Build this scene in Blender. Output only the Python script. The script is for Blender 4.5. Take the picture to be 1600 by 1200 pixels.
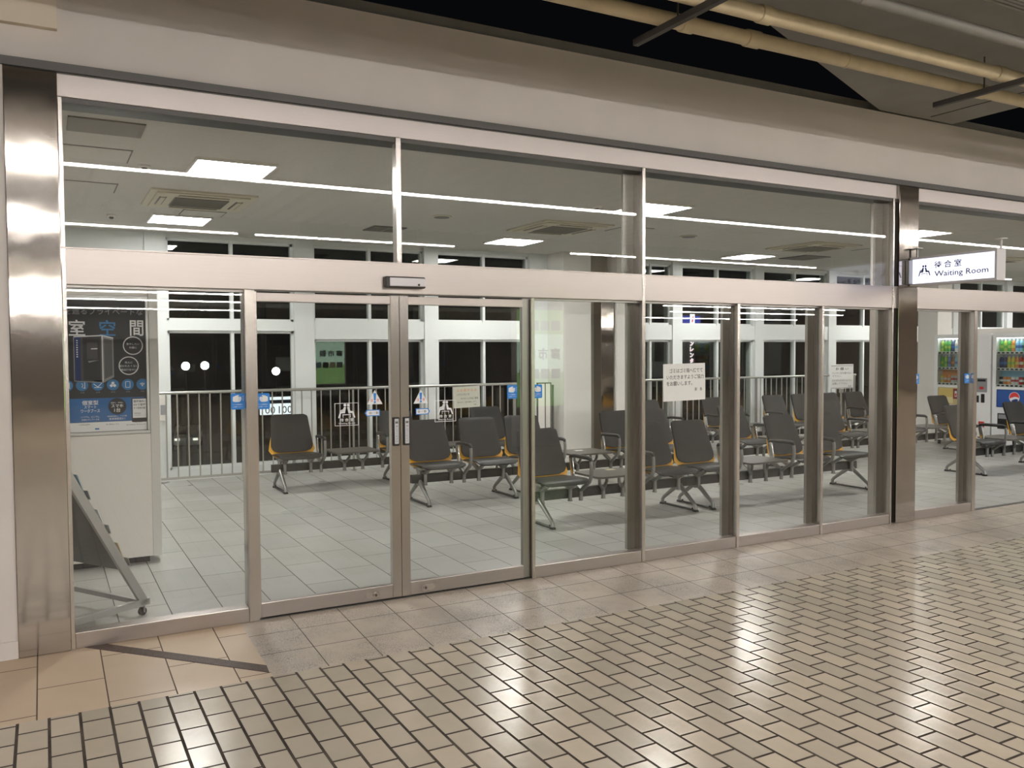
import bpy, bmesh, math, random
from mathutils import Vector, Matrix

random.seed(7)
for o in list(bpy.data.objects):
    bpy.data.objects.remove(o)
S = bpy.context.scene
COL = S.collection

# ------------------------------------------------------------------ camera
cam_d = bpy.data.cameras.new('camera')
cam = bpy.data.objects.new('camera', cam_d)
COL.objects.link(cam)
F_PX = 1334.295
cam_d.sensor_width = 36.0
cam_d.lens = F_PX * 36.0 / 1600.0
cam_d.clip_start, cam_d.clip_end = 0.05, 400
yaw, pitch, roll = 0.501689879, -0.0392337935, -0.0052869353
fwd = Vector((math.sin(yaw) * math.cos(pitch), math.cos(yaw) * math.cos(pitch), math.sin(pitch)))
rgt = Vector((math.cos(yaw), -math.sin(yaw), 0))
upv = rgt.cross(fwd)
r2 = math.cos(roll) * rgt + math.sin(roll) * upv
u2 = -math.sin(roll) * rgt + math.cos(roll) * upv
M = Matrix((r2, u2, -fwd)).transposed().to_4x4()
M.translation = (0, -5.49711, 1.71015)
cam.matrix_world = M
S.camera = cam

# ------------------------------------------------------------------ world, exposure
W = bpy.data.worlds.new('night')
S.world = W
W.use_nodes = True
W.node_tree.nodes['Background'].inputs[0].default_value = (0.55, 0.6, 0.7, 1)
W.node_tree.nodes['Background'].inputs[1].default_value = 0.004
vs = S.view_settings
vs.view_transform = 'Standard'
vs.look = 'None'
vs.gamma = 1
vs.use_curve_mapping = False
vs.exposure = 0.0
S.cycles.max_bounces = 10
S.cycles.transparent_max_bounces = 32
S.cycles.sample_clamp_indirect = 6.0
PANEL_W, ROW_W, FAR_W = 42.0, 98.0, 70.0     # lamp emission strengths

# ------------------------------------------------------------------ materials
MATS = {}


def nt(name):
    m = bpy.data.materials.new(name)
    m.use_nodes = True
    n = m.node_tree
    return m, n, n.nodes['Principled BSDF']


def N(n, t, **kw):
    x = n.nodes.new(t)
    for k, v in kw.items():
        setattr(x, k, v)
    return x


def mat(name, col, rough=0.5, metal=0.0, noise=0.0, scale=8.0, spec=0.5, bump=0.0, emit=None, estr=0.0, coat=0.0, aniso=None):
    if name in MATS:
        return MATS[name]
    m, n, b = nt(name)
    b.inputs['Base Color'].default_value = (*col, 1)
    b.inputs['Roughness'].default_value = rough
    b.inputs['Metallic'].default_value = metal
    b.inputs['Specular IOR Level'].default_value = spec
    b.inputs['Coat Weight'].default_value = coat
    if emit:
        b.inputs['Emission Color'].default_value = (*emit, 1)
        b.inputs['Emission Strength'].default_value = estr
    if noise > 0 or bump > 0:
        tc = N(n, 'ShaderNodeTexCoord')
        nz = N(n, 'ShaderNodeTexNoise')
        nz.inputs['Scale'].default_value = scale
        nz.inputs['Detail'].default_value = 6
        n.links.new(tc.outputs['Object'], nz.inputs['Vector'])
        if noise > 0:
            rp = N(n, 'ShaderNodeMapRange')
            rp.inputs[1].default_value = 0.3
            rp.inputs[2].default_value = 0.7
            rp.inputs[3].default_value = 1 - noise
            rp.inputs[4].default_value = 1 + noise * 0.4
            mx = N(n, 'ShaderNodeVectorMath', operation='SCALE')
            mx.inputs[0].default_value = col
            n.links.new(nz.outputs[0], rp.inputs[0])
            n.links.new(rp.outputs[0], mx.inputs['Scale'])
            n.links.new(mx.outputs[0], b.inputs['Base Color'])
        if bump > 0:
            bp = N(n, 'ShaderNodeBump')
            bp.inputs['Strength'].default_value = bump
            bp.inputs['Distance'].default_value = 0.004
            n.links.new(nz.outputs[0], bp.inputs['Height'])
            n.links.new(bp.outputs[0], b.inputs['Normal'])
    MATS[name] = m
    return m


def steel(name, col, rough, horiz=True, wave=0.0):
    """brushed stainless steel: fine streaks along one axis vary colour and roughness"""
    m, n, b = nt(name)
    b.inputs['Metallic'].default_value = 1.0
    tc = N(n, 'ShaderNodeTexCoord')
    mp = N(n, 'ShaderNodeMapping')
    mp.inputs['Scale'].default_value = (1.5, 1.5, 220) if horiz else (220, 220, 1.5)
    nz = N(n, 'ShaderNodeTexNoise')
    nz.inputs['Scale'].default_value = 1.0
    nz.inputs['Detail'].default_value = 4
    n.links.new(tc.outputs['Object'], mp.inputs[0])
    n.links.new(mp.outputs[0], nz.inputs['Vector'])
    big = N(n, 'ShaderNodeTexNoise')
    big.inputs['Scale'].default_value = 1.3
    n.links.new(tc.outputs['Object'], big.inputs['Vector'])
    add = N(n, 'ShaderNodeMath', operation='ADD')
    n.links.new(nz.outputs[0], add.inputs[0])
    n.links.new(big.outputs[0], add.inputs[1])
    r = N(n, 'ShaderNodeMapRange')
    r.inputs[1].default_value, r.inputs[2].default_value = 0.6, 1.4
    r.inputs[3].default_value, r.inputs[4].default_value = rough * 0.9, rough * 1.12
    n.links.new(add.outputs[0], r.inputs[0])
    n.links.new(r.outputs[0], b.inputs['Roughness'])
    rc = N(n, 'ShaderNodeMapRange')
    rc.inputs[1].default_value, rc.inputs[2].default_value = 0.6, 1.4
    rc.inputs[3].default_value, rc.inputs[4].default_value = 0.95, 1.03
    sc = N(n, 'ShaderNodeVectorMath', operation='SCALE')
    sc.inputs[0].default_value = col
    n.links.new(add.outputs[0], rc.inputs[0])
    n.links.new(rc.outputs[0], sc.inputs['Scale'])
    n.links.new(sc.outputs[0], b.inputs['Base Color'])
    if wave:
        wn = N(n, 'ShaderNodeTexNoise')
        wn.inputs['Scale'].default_value = 5.0
        wn.inputs['Detail'].default_value = 1
        n.links.new(tc.outputs['Object'], wn.inputs['Vector'])
        bp = N(n, 'ShaderNodeBump')
        bp.inputs['Strength'].default_value = wave
        bp.inputs['Distance'].default_value = 0.01
        n.links.new(wn.outputs[0], bp.inputs['Height'])
        n.links.new(bp.outputs[0], b.inputs['Normal'])
    MATS[name] = m
    return m


def glass(name, tint, f0=0.04, rough=0.0):
    m = bpy.data.materials.new(name)
    m.use_nodes = True
    n = m.node_tree
    n.nodes.remove(n.nodes['Principled BSDF'])
    out = n.nodes['Material Output']
    geo = N(n, 'ShaderNodeNewGeometry')
    dot = N(n, 'ShaderNodeVectorMath', operation='DOT_PRODUCT')
    n.links.new(geo.outputs['Incoming'], dot.inputs[0])
    n.links.new(geo.outputs['Normal'], dot.inputs[1])
    ab = N(n, 'ShaderNodeMath', operation='ABSOLUTE')
    n.links.new(dot.outputs['Value'], ab.inputs[0])
    om = N(n, 'ShaderNodeMath', operation='SUBTRACT')
    om.inputs[0].default_value = 1.0
    n.links.new(ab.outputs[0], om.inputs[1])
    pw = N(n, 'ShaderNodeMath', operation='POWER')
    pw.inputs[1].default_value = 5.0
    n.links.new(om.outputs[0], pw.inputs[0])
    ma = N(n, 'ShaderNodeMath', operation='MULTIPLY_ADD')
    ma.inputs[1].default_value = 1 - f0
    ma.inputs[2].default_value = f0
    n.links.new(pw.outputs[0], ma.inputs[0])
    tr = N(n, 'ShaderNodeBsdfTransparent')
    tr.inputs[0].default_value = (*tint, 1)
    gl = N(n, 'ShaderNodeBsdfGlossy')
    gl.inputs['Roughness'].default_value = rough
    mix = N(n, 'ShaderNodeMixShader')
    n.links.new(ma.outputs[0], mix.inputs[0])
    n.links.new(tr.outputs[0], mix.inputs[1])
    n.links.new(gl.outputs[0], mix.inputs[2])
    n.links.new(mix.outputs[0], out.inputs[0])
    MATS[name] = m
    return m


def emis(name, col, s):
    m = bpy.data.materials.new(name)
    m.use_nodes = True
    n = m.node_tree
    n.nodes.remove(n.nodes['Principled BSDF'])
    e = N(n, 'ShaderNodeEmission')
    e.inputs[0].default_value = (*col, 1)
    e.inputs[1].default_value = s
    n.links.new(e.outputs[0], n.nodes['Material Output'].inputs[0])
    MATS[name] = m
    return m


def tiles(name, c1, c2, joint, bw, bh, mortar, off, sx, sy, swap=False, rough=0.4, stain=0.2, stain_col=(0.3, 0.28, 0.25), speck=0.0,
          stain_scale=1.2, bump=0.3, rough_var=0.15, spec=0.5, detail=8):
    """rectangular tiles; swap: courses run along y"""
    m, n, b = nt(name)
    tc = N(n, 'ShaderNodeTexCoord')
    sep = N(n, 'ShaderNodeSeparateXYZ')
    n.links.new(tc.outputs['Object'], sep.inputs[0])
    cb = N(n, 'ShaderNodeCombineXYZ')
    ax = N(n, 'ShaderNodeMath', operation='ADD')
    ay = N(n, 'ShaderNodeMath', operation='ADD')
    n.links.new(sep.outputs[0], ax.inputs[0])
    ax.inputs[1].default_value = sx
    n.links.new(sep.outputs[1], ay.inputs[0])
    ay.inputs[1].default_value = sy
    n.links.new((ay if swap else ax).outputs[0], cb.inputs[0])
    n.links.new((ax if swap else ay).outputs[0], cb.inputs[1])
    br = N(n, 'ShaderNodeTexBrick')
    br.offset = off
    br.offset_frequency = 2
    br.squash = 1
    n.links.new(cb.outputs[0], br.inputs['Vector'])
    br.inputs['Color1'].default_value = (*c1, 1)
    br.inputs['Color2'].default_value = (*c2, 1)
    br.inputs['Mortar'].default_value = (*joint, 1)
    br.inputs['Scale'].default_value = 1
    br.inputs['Mortar Size'].default_value = mortar
    br.inputs['Mortar Smooth'].default_value = 0.1
    br.inputs['Brick Width'].default_value = bw
    br.inputs['Row Height'].default_value = bh
    nz = N(n, 'ShaderNodeTexNoise')
    nz.inputs['Scale'].default_value = stain_scale
    nz.inputs['Detail'].default_value = detail
    nz.inputs['Roughness'].default_value = 0.65 if detail > 4 else 0.5
    n.links.new(tc.outputs['Object'], nz.inputs['Vector'])
    mr = N(n, 'ShaderNodeMapRange')
    mr.inputs[1].default_value, mr.inputs[2].default_value = 0.36, 0.80
    mr.inputs[3].default_value, mr.inputs[4].default_value = 0, stain
    n.links.new(nz.outputs[0], mr.inputs[0])
    mx = N(n, 'ShaderNodeMixRGB')
    n.links.new(mr.outputs[0], mx.inputs[0])
    n.links.new(br.outputs['Color'], mx.inputs[1])
    mx.inputs[2].default_value = (*stain_col, 1)
    last = mx
    if speck > 0:
        sp = N(n, 'ShaderNodeTexNoise')
        sp.inputs['Scale'].default_value = 130
        sp.inputs['Detail'].default_value = 2
        n.links.new(tc.outputs['Object'], sp.inputs['Vector'])
        s2 = N(n, 'ShaderNodeMapRange')
        s2.inputs[1].default_value, s2.inputs[2].default_value = 0.5, 0.62
        s2.inputs[3].default_value, s2.inputs[4].default_value = 0, speck
        n.links.new(sp.outputs[0], s2.inputs[0])
        patch = N(n, 'ShaderNodeMath', operation='MULTIPLY')
        pm = N(n, 'ShaderNodeMapRange')
        pm.inputs[1].default_value, pm.inputs[2].default_value = 0.4, 0.6
        n.links.new(nz.outputs[0], pm.inputs[0])
        n.links.new(s2.outputs[0], patch.inputs[0])
        n.links.new(pm.outputs[0], patch.inputs[1])
        m2 = N(n, 'ShaderNodeMixRGB')
        n.links.new(patch.outputs[0], m2.inputs[0])
        n.links.new(mx.outputs[0], m2.inputs[1])
        m2.inputs[2].default_value = (0.08, 0.065, 0.05, 1)
        last = m2
    n.links.new(last.outputs[0], b.inputs['Base Color'])
    rr = N(n, 'ShaderNodeMapRange')
    rr.inputs[1].default_value, rr.inputs[2].default_value = 0.3, 0.7
    rr.inputs[3].default_value, rr.inputs[4].default_value = rough - rough_var, rough + rough_var
    n.links.new(nz.outputs[0], rr.inputs[0])
    jr = N(n, 'ShaderNodeMixRGB')
    n.links.new(br.outputs['Fac'], jr.inputs[0])
    n.links.new(rr.outputs[0], jr.inputs[1])
    jr.inputs[2].default_value = (0.9, 0.9, 0.9, 1)
    n.links.new(jr.outputs[0], b.inputs['Roughness'])
    b.inputs['Specular IOR Level'].default_value = spec
    # height: joints recessed, faces slightly uneven
    fine = N(n, 'ShaderNodeTexNoise')
    fine.inputs['Scale'].default_value = 7
    fine.inputs['Detail'].default_value = 5
    n.links.new(tc.outputs['Object'], fine.inputs['Vector'])
    hh = N(n, 'ShaderNodeMath', operation='MULTIPLY_ADD')
    n.links.new(br.outputs['Fac'], hh.inputs[0])
    hh.inputs[1].default_value = -1.0
    fm = N(n, 'ShaderNodeMath', operation='MULTIPLY')
    n.links.new(fine.outputs[0], fm.inputs[0])
    fm.inputs[1].default_value = 0.5
    n.links.new(fm.outputs[0], hh.inputs[2])
    bp = N(n, 'ShaderNodeBump')
    bp.inputs['Strength'].default_value = bump
    bp.inputs['Distance'].default_value = 0.004
    n.links.new(hh.outputs[0], bp.inputs['Height'])
    n.links.new(bp.outputs[0], b.inputs['Normal'])
    MATS[name] = m
    return m


STEEL = steel('stainless_mirror', (0.42, 0.385, 0.355), 0.085, True, 0.10)
STEELF = steel('stainless_frame', (0.55, 0.51, 0.475), 0.24, False)
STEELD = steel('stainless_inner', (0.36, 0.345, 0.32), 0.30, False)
PLATE = steel('stainless_plate', (0.47, 0.425, 0.40), 0.36, True)
DARKSTEEL = mat('dark_channel', (0.10, 0.095, 0.09), 0.45, 0.6)
GLASS = glass('storefront_glass', (0.985, 0.991, 0.986))
WGLASS = glass('window_glass', (0.85, 0.88, 0.86), 0.05)
PLASTER = mat('white_plaster', (0.72, 0.67, 0.64), 0.7, noise=0.06, scale=3)
FASCIA = mat('fascia_paint', (0.62, 0.57, 0.53), 0.65, noise=0.05, scale=2)
BEIGE = mat('beige_panel', (0.66, 0.58, 0.47), 0.6)
WHITE = mat('white_aluminium', (0.80, 0.83, 0.82), 0.4)
WPAINT = mat('white_paint', (0.84, 0.81, 0.765), 0.5)
CEIL = mat('ceiling_board', (0.62, 0.60, 0.55), 0.8, noise=0.05, scale=40)
CASS = mat('cassette_cream', (0.62, 0.58, 0.45), 0.5)
GRILLE = mat('grille_grey', (0.16, 0.155, 0.14), 0.6)
BLACK = mat('black_plastic', (0.02, 0.02, 0.02), 0.4)
DGREY = mat('dark_grey_vinyl', (0.022, 0.0215, 0.021), 0.45, spec=0.35)
SHELL = mat('dark_shell', (0.05, 0.05, 0.05), 0.5)
YELLOW = mat('yellow_shell', (0.80, 0.42, 0.035), 0.45)
CAST = mat('cast_aluminium', (0.30, 0.30, 0.29), 0.35, 0.8)
CASTL = mat('polished_aluminium', (0.62, 0.62, 0.61), 0.25, 0.9)
BEAMM = mat('black_beam', (0.015, 0.015, 0.015), 0.5)
TABLE = mat('dark_table_top', (0.10, 0.092, 0.08), 0.4)
RAILM = mat('rail_steel', (0.50, 0.49, 0.46), 0.35, 0.85)
PAPER = mat('white_paper', (0.85, 0.85, 0.83), 0.7)
INK = mat('black_ink', (0.015, 0.015, 0.017), 0.6)
SBLUE = mat('sticker_blue', (0.02, 0.24, 0.72), 0.5)
SWHITE = mat('sticker_white', (0.86, 0.87, 0.88), 0.5)
SRED = mat('sticker_red', (0.75, 0.05, 0.05), 0.5)
ORANGE = mat('print_orange', (0.85, 0.33, 0.08), 0.6)
NAVY = mat('print_navy', (0.02, 0.03, 0.16), 0.5)
PBLACK = mat('poster_black', (0.022, 0.023, 0.028), 0.4)
PBLUE = mat('poster_blue', (0.02, 0.13, 0.36), 0.4)
PLBLUE = mat('poster_light_blue', (0.035, 0.20, 0.46), 0.4)
PGREY = mat('poster_grey', (0.32, 0.33, 0.34), 0.4)
PDGREY = mat('poster_dark_grey', (0.07, 0.072, 0.08), 0.4)
VWHITE = mat('vending_white', (0.88, 0.88, 0.88), 0.35)
VGREY = mat('vending_grey', (0.30, 0.30, 0.31), 0.4)
PIPE = mat('cream_pipe', (0.58, 0.485, 0.32), 0.5, noise=0.18, scale=5)
GPIPE = mat('grey_pipe', (0.22, 0.21, 0.19), 0.6, noise=0.1, scale=6)
ANGLE = mat('dark_angle_iron', (0.06, 0.055, 0.05), 0.6)
SLAB = mat('soffit_panel', (0.24, 0.23, 0.21), 0.7, noise=0.1, scale=3)
DECK = mat('deck_metal', (0.45, 0.43, 0.40), 0.3, 0.7)
ASPH = mat('asphalt', (0.05, 0.05, 0.05), 0.9)
FARW = mat('far_wall', (0.20, 0.18, 0.16), 0.8, noise=0.2, scale=0.7)
CARW = mat('car_white', (0.7, 0.7, 0.7), 0.3)
RUBBER = mat('rubber', (0.02, 0.02, 0.02), 0.7)
DRAIN = mat('brown_strip', (0.10, 0.062, 0.05), 0.55, noise=0.3, scale=60)
GREYP = mat('grey_panel', (0.16, 0.165, 0.16), 0.5)
ALU = mat('aluminium', (0.55, 0.55, 0.54), 0.35, 0.8)
LAMPP = emis('led_panel', (1.0, 0.985, 0.945), PANEL_W)
LAMPR = emis('led_row', (1.0, 0.955, 0.91), ROW_W)
LAMPF = emis('led_far', (1.0, 0.96, 0.9), FAR_W)
SIGNW = emis('sign_face', (0.82, 0.83, 1.0), 1.7)
ADG = emis('ad_face', (0.50, 0.85, 0.30), 2.3)
ADW = emis('ad_face_white', (0.72, 0.98, 0.74), 3.4)
GLOBE = emis('globe_lamp', (1.0, 0.97, 0.9), 30)
VLAMP = emis('display_lamp', (0.95, 0.98, 1.0), 14.0)
FLOORI = tiles('waiting_room_tile', (0.50, 0.50, 0.475), (0.42, 0.42, 0.40), (0.09, 0.085, 0.08), 0.634, 0.3165, 0.0035, 0.5,
               -0.7 + 0.3165 * 4, -1.307, swap=True, rough=0.33, stain=0.42, stain_col=(0.28, 0.265, 0.23), stain_scale=1.0, bump=0.12, rough_var=0.06, detail=2.5)
PAVER = tiles('glazed_paver', (0.66, 0.565, 0.445), (0.53, 0.465, 0.375), (0.030, 0.018, 0.012), 0.2145, 0.1320, 0.0073, 0.5,
              -0.1165 + 0.132 * 2, 0.908, swap=True, rough=0.2, stain=0.30, stain_col=(0.36, 0.31, 0.24), stain_scale=3.3, bump=0.3, rough_var=0.015)
STRIPT = tiles('threshold_tile', (0.56, 0.475, 0.39), (0.50, 0.43, 0.36), (0.06, 0.045, 0.035), 0.3165, 0.3165, 0.003, 0.0,
               -1.0425 + 0.3165 * 4, 0.254, swap=False, rough=0.36, stain=0.5, stain_col=(0.30, 0.27, 0.24), speck=0.6, stain_scale=2.2, bump=0.2, rough_var=0.1)
BEIGET = tiles('beige_tile', (0.62, 0.475, 0.335), (0.57, 0.44, 0.315), (0.10, 0.065, 0.045), 0.632, 0.3165, 0.0035, 0.5,
               -0.249 + 0.3165 * 2, 0.507, swap=True, rough=0.45, stain=0.18, stain_col=(0.42, 0.31, 0.21), stain_scale=1.8, bump=0.12)


# ------------------------------------------------------------------ mesh helpers
def obj(name, bm, m, parent=None, smooth=False, extra=()):
    me = bpy.data.meshes.new(name)
    bmesh.ops.recalc_face_normals(bm, faces=bm.faces[:])
    bm.to_mesh(me)
    bm.free()
    for x in (m if isinstance(m, (list, tuple)) else [m]):
        me.materials.append(x)
    if smooth:
        me.shade_smooth()
        try:
            me.set_sharp_from_angle(angle=math.radians(38))
        except Exception:
            pass
    o = bpy.data.objects.new(name, me)
    COL.objects.link(o)
    if parent:
        o.parent = parent
    return o


def B():
    return bmesh.new()


def box(bm, x0, y0, z0, x1, y1, z1, bev=0.0, mx=None):
    mtx = Matrix.Translation(((x0 + x1) / 2, (y0 + y1) / 2, (z0 + z1) / 2)) @ Matrix.Diagonal((abs(x1 - x0), abs(y1 - y0), abs(z1 - z0), 1))
    r = bmesh.ops.create_cube(bm, size=1, matrix=mtx if mx is None else mx @ mtx)
    if bev > 0:
        es = list({e for v in r['verts'] for e in v.link_edges})
        bmesh.ops.bevel(bm, geom=es, offset=bev, segments=2, affect='EDGES', profile=0.5)
    return bm


def bar(bm, a, b, w, h, upd=(0, 0, 1), bev=0.0):
    a, b = Vector(a), Vector(b)
    d = b - a
    L = d.length
    d.normalize()
    s = d.cross(Vector(upd))
    if s.length < 1e-5:
        s = Vector((1, 0, 0))
    s.normalize()
    u = s.cross(d)
    mx = Matrix((d, s, u)).transposed().to_4x4()
    mx.translation = a
    return box(bm, 0, -w / 2, -h / 2, L, w / 2, h / 2, bev, mx)


def cyl(bm, a, b, r, seg=16, r2=None):
    a, b = Vector(a), Vector(b)
    d = b - a
    q = d.to_track_quat('Z', 'Y').to_matrix().to_4x4()
    mx = Matrix.Translation((a + b) / 2) @ q
    bmesh.ops.create_cone(bm, cap_ends=True, segments=seg, radius1=r, radius2=r if r2 is None else r2, depth=d.length, matrix=mx)
    return bm


def tube(bm, pts, r, seg=8, flat=1.0):
    """round (or flattened) tube along a path"""
    pts = [Vector(p) for p in pts]
    rings = []
    prev = None
    for i, p in enumerate(pts):
        t = (pts[min(i + 1, len(pts) - 1)] - pts[max(i - 1, 0)]).normalized()
        s = t.cross(Vector((1, 0, 0)))
        if s.length < 1e-3:
            s = t.cross(Vector((0, 0, 1)))
        s.normalize()
        if prev is not None and s.dot(prev) < 0:
            s = -s
        prev = s
        u = s.cross(t)
        rr = r[i] if isinstance(r, (list, tuple)) else r
        rings.append([bm.verts.new(p + s * math.cos(2 * math.pi * k / seg) * rr + u * math.sin(2 * math.pi * k / seg) * rr * flat) for k in range(seg)])
    for a, b in zip(rings, rings[1:]):
        for k in range(seg):
            bm.faces.new((a[k], a[(k + 1) % seg], b[(k + 1) % seg], b[k]))
    bm.faces.new(rings[0][::-1])
    bm.faces.new(rings[-1])
    return bm


def arc(c, r, a0, a1, n, ax=('y', 'z'), x=0.0):
    out = []
    for i in range(n + 1):
        a = math.radians(a0 + (a1 - a0) * i / n)
        out.append((x, c[0] + r * math.cos(a), c[1] + r * math.sin(a)))
    return out


def lathe(bm, prof, c=(0, 0, 0), seg=16):
    rings = []
    for r, z in prof:
        rings.append([bm.verts.new((c[0] + r * math.cos(2 * math.pi * k / seg), c[1] + r * math.sin(2 * math.pi * k / seg), c[2] + z)) for k in range(seg)])
    for a, b in zip(rings, rings[1:]):
        for k in range(seg):
            bm.faces.new((a[k], a[(k + 1) % seg], b[(k + 1) % seg], b[k]))
    bm.faces.new(rings[0][::-1])
    bm.faces.new(rings[-1])
    return bm


def prism(bm, pts, n):
    """extrude a closed 3D polygon by vector n"""
    n = Vector(n)
    a = [bm.verts.new(Vector(p)) for p in pts]
    b = [bm.verts.new(Vector(p) + n) for p in pts]
    bm.faces.new(a[::-1])
    bm.faces.new(b)
    for i in range(len(pts)):
        j = (i + 1) % len(pts)
        bm.faces.new((a[i], a[j], b[j], b[i]))
    return bm


def slabshell(bm, path, hw, thick, nx=10, cup=0.0, dome=0.0):
    """cushion: path of (y,z), half width per point; thickness normal to the path; rounded by hw"""
    n = len(path)
    P = [Vector((0, y, z)) for y, z in path]
    top, bot = [], []
    for i, p in enumerate(P):
        t = (P[min(i + 1, n - 1)] - P[max(i - 1, 0)]).normalized()
        nn = Vector((1, 0, 0)).cross(t)
        rt, rb = [], []
        for k in range(nx + 1):
            u = -1 + 2 * k / nx
            e = (1 - u ** 6) ** 0.5 if abs(u) < 1 else 0
            ei = min(1, min(i, n - 1 - i) / 2 + 0.25)
            off = cup * (u * u)
            th = thick * (0.35 + 0.65 * e * (0.5 + 0.5 * ei))
            base = p + Vector((u * hw[i], 0, 0)) + nn * off
            rt.append(bm.verts.new(base + nn * th * 0.5))
            rb.append(bm.verts.new(base - nn * th * 0.5))
        top.append(rt)
        bot.append(rb)
    for i in range(n - 1):
        for k in range(nx):
            bm.faces.new((top[i][k], top[i][k + 1], top[i + 1][k + 1], top[i + 1][k]))
            bm.faces.new((bot[i][k], bot[i + 1][k], bot[i + 1][k + 1], bot[i][k + 1]))
        for k in (0, nx):
            bm.faces.new((top[i][k], top[i + 1][k], bot[i + 1][k], bot[i][k]))
    for i in (0, n - 1):
        for k in range(nx):
            bm.faces.new((top[i][k], bot[i][k], bot[i][k + 1], top[i][k + 1]))
    return bm


def resample(pts, n):
    pts = [Vector((0, *p)) for p in pts]
    L = [0]
    for a, b in zip(pts, pts[1:]):
        L.append(L[-1] + (b - a).length)
    out = []
    for i in range(n):
        s = L[-1] * i / (n - 1)
        j = max(k for k in range(len(L)) if L[k] <= s + 1e-9)
        j = min(j, len(pts) - 2)
        f = (s - L[j]) / max(1e-9, L[j + 1] - L[j])
        p = pts[j].lerp(pts[j + 1], f)
        out.append((p.y, p.z))
    return out, L[-1]


def thing(name, label, cat, loc=(0, 0, 0), rz=0.0, group=None, kind=None):
    o = bpy.data.objects.new(name, None)
    COL.objects.link(o)
    o.empty_display_size = 0.1
    o.location = loc
    o.rotation_euler = (0, 0, rz)
    return tag(o, label, cat, group, kind)


def tag(o, label, cat=None, group=None, kind=None):
    if label:
        o['label'] = label
    if cat:
        o['category'] = cat
    if group:
        o['group'] = group
    if kind:
        o['kind'] = kind
    return o


def struct(name, bm, m, label=None, parent=None, smooth=False):
    o = obj(name, bm, m, parent, smooth)
    if parent is None:
        o['kind'] = 'structure'
    if label:
        o['label'] = label
    return o


def sroot(name, label):
    o = bpy.data.objects.new(name, None)
    COL.objects.link(o)
    o['kind'] = 'structure'
    o['label'] = label
    return o


def dup(root, loc, rz=None, label=None, group=None):
    r = root.copy()
    COL.objects.link(r)
    r.location = loc
    if rz is not None:
        r.rotation_euler = (0, 0, rz)
    if label:
        r['label'] = label
    if group:
        r['group'] = group
    for ch in list(root.children):
        c = ch.copy()
        COL.objects.link(c)
        c.parent = r
        for g in ch.children:
            d = g.copy()
            COL.objects.link(d)
            d.parent = c
    return r


TXT = {}


def text_mesh(body, bold):
    key = (body, bold)
    if key not in TXT:
        cu = bpy.data.curves.new('lettering', 'FONT')
        cu.body = body
        cu.size = 1
        cu.resolution_u = 2
        cu.align_x = 'CENTER'
        cu.align_y = 'CENTER'
        cu.offset = bold
        ob = bpy.data.objects.new('lettering', cu)
        me = bpy.data.meshes.new_from_object(ob)
        vs_ = [v.co.copy() for v in me.vertices]
        fs = [tuple(p.vertices) for p in me.polygons]
        if vs_:
            x0, x1 = min(v.x for v in vs_), max(v.x for v in vs_)
            y0, y1 = min(v.y for v in vs_), max(v.y for v in vs_)
        else:
            x0 = y0 = 0
            x1 = y1 = 1
        TXT[key] = (vs_, fs, x0, x1, y0, y1)
        bpy.data.objects.remove(ob)
        bpy.data.meshes.remove(me)
        bpy.data.curves.remove(cu)
    return TXT[key]


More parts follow.
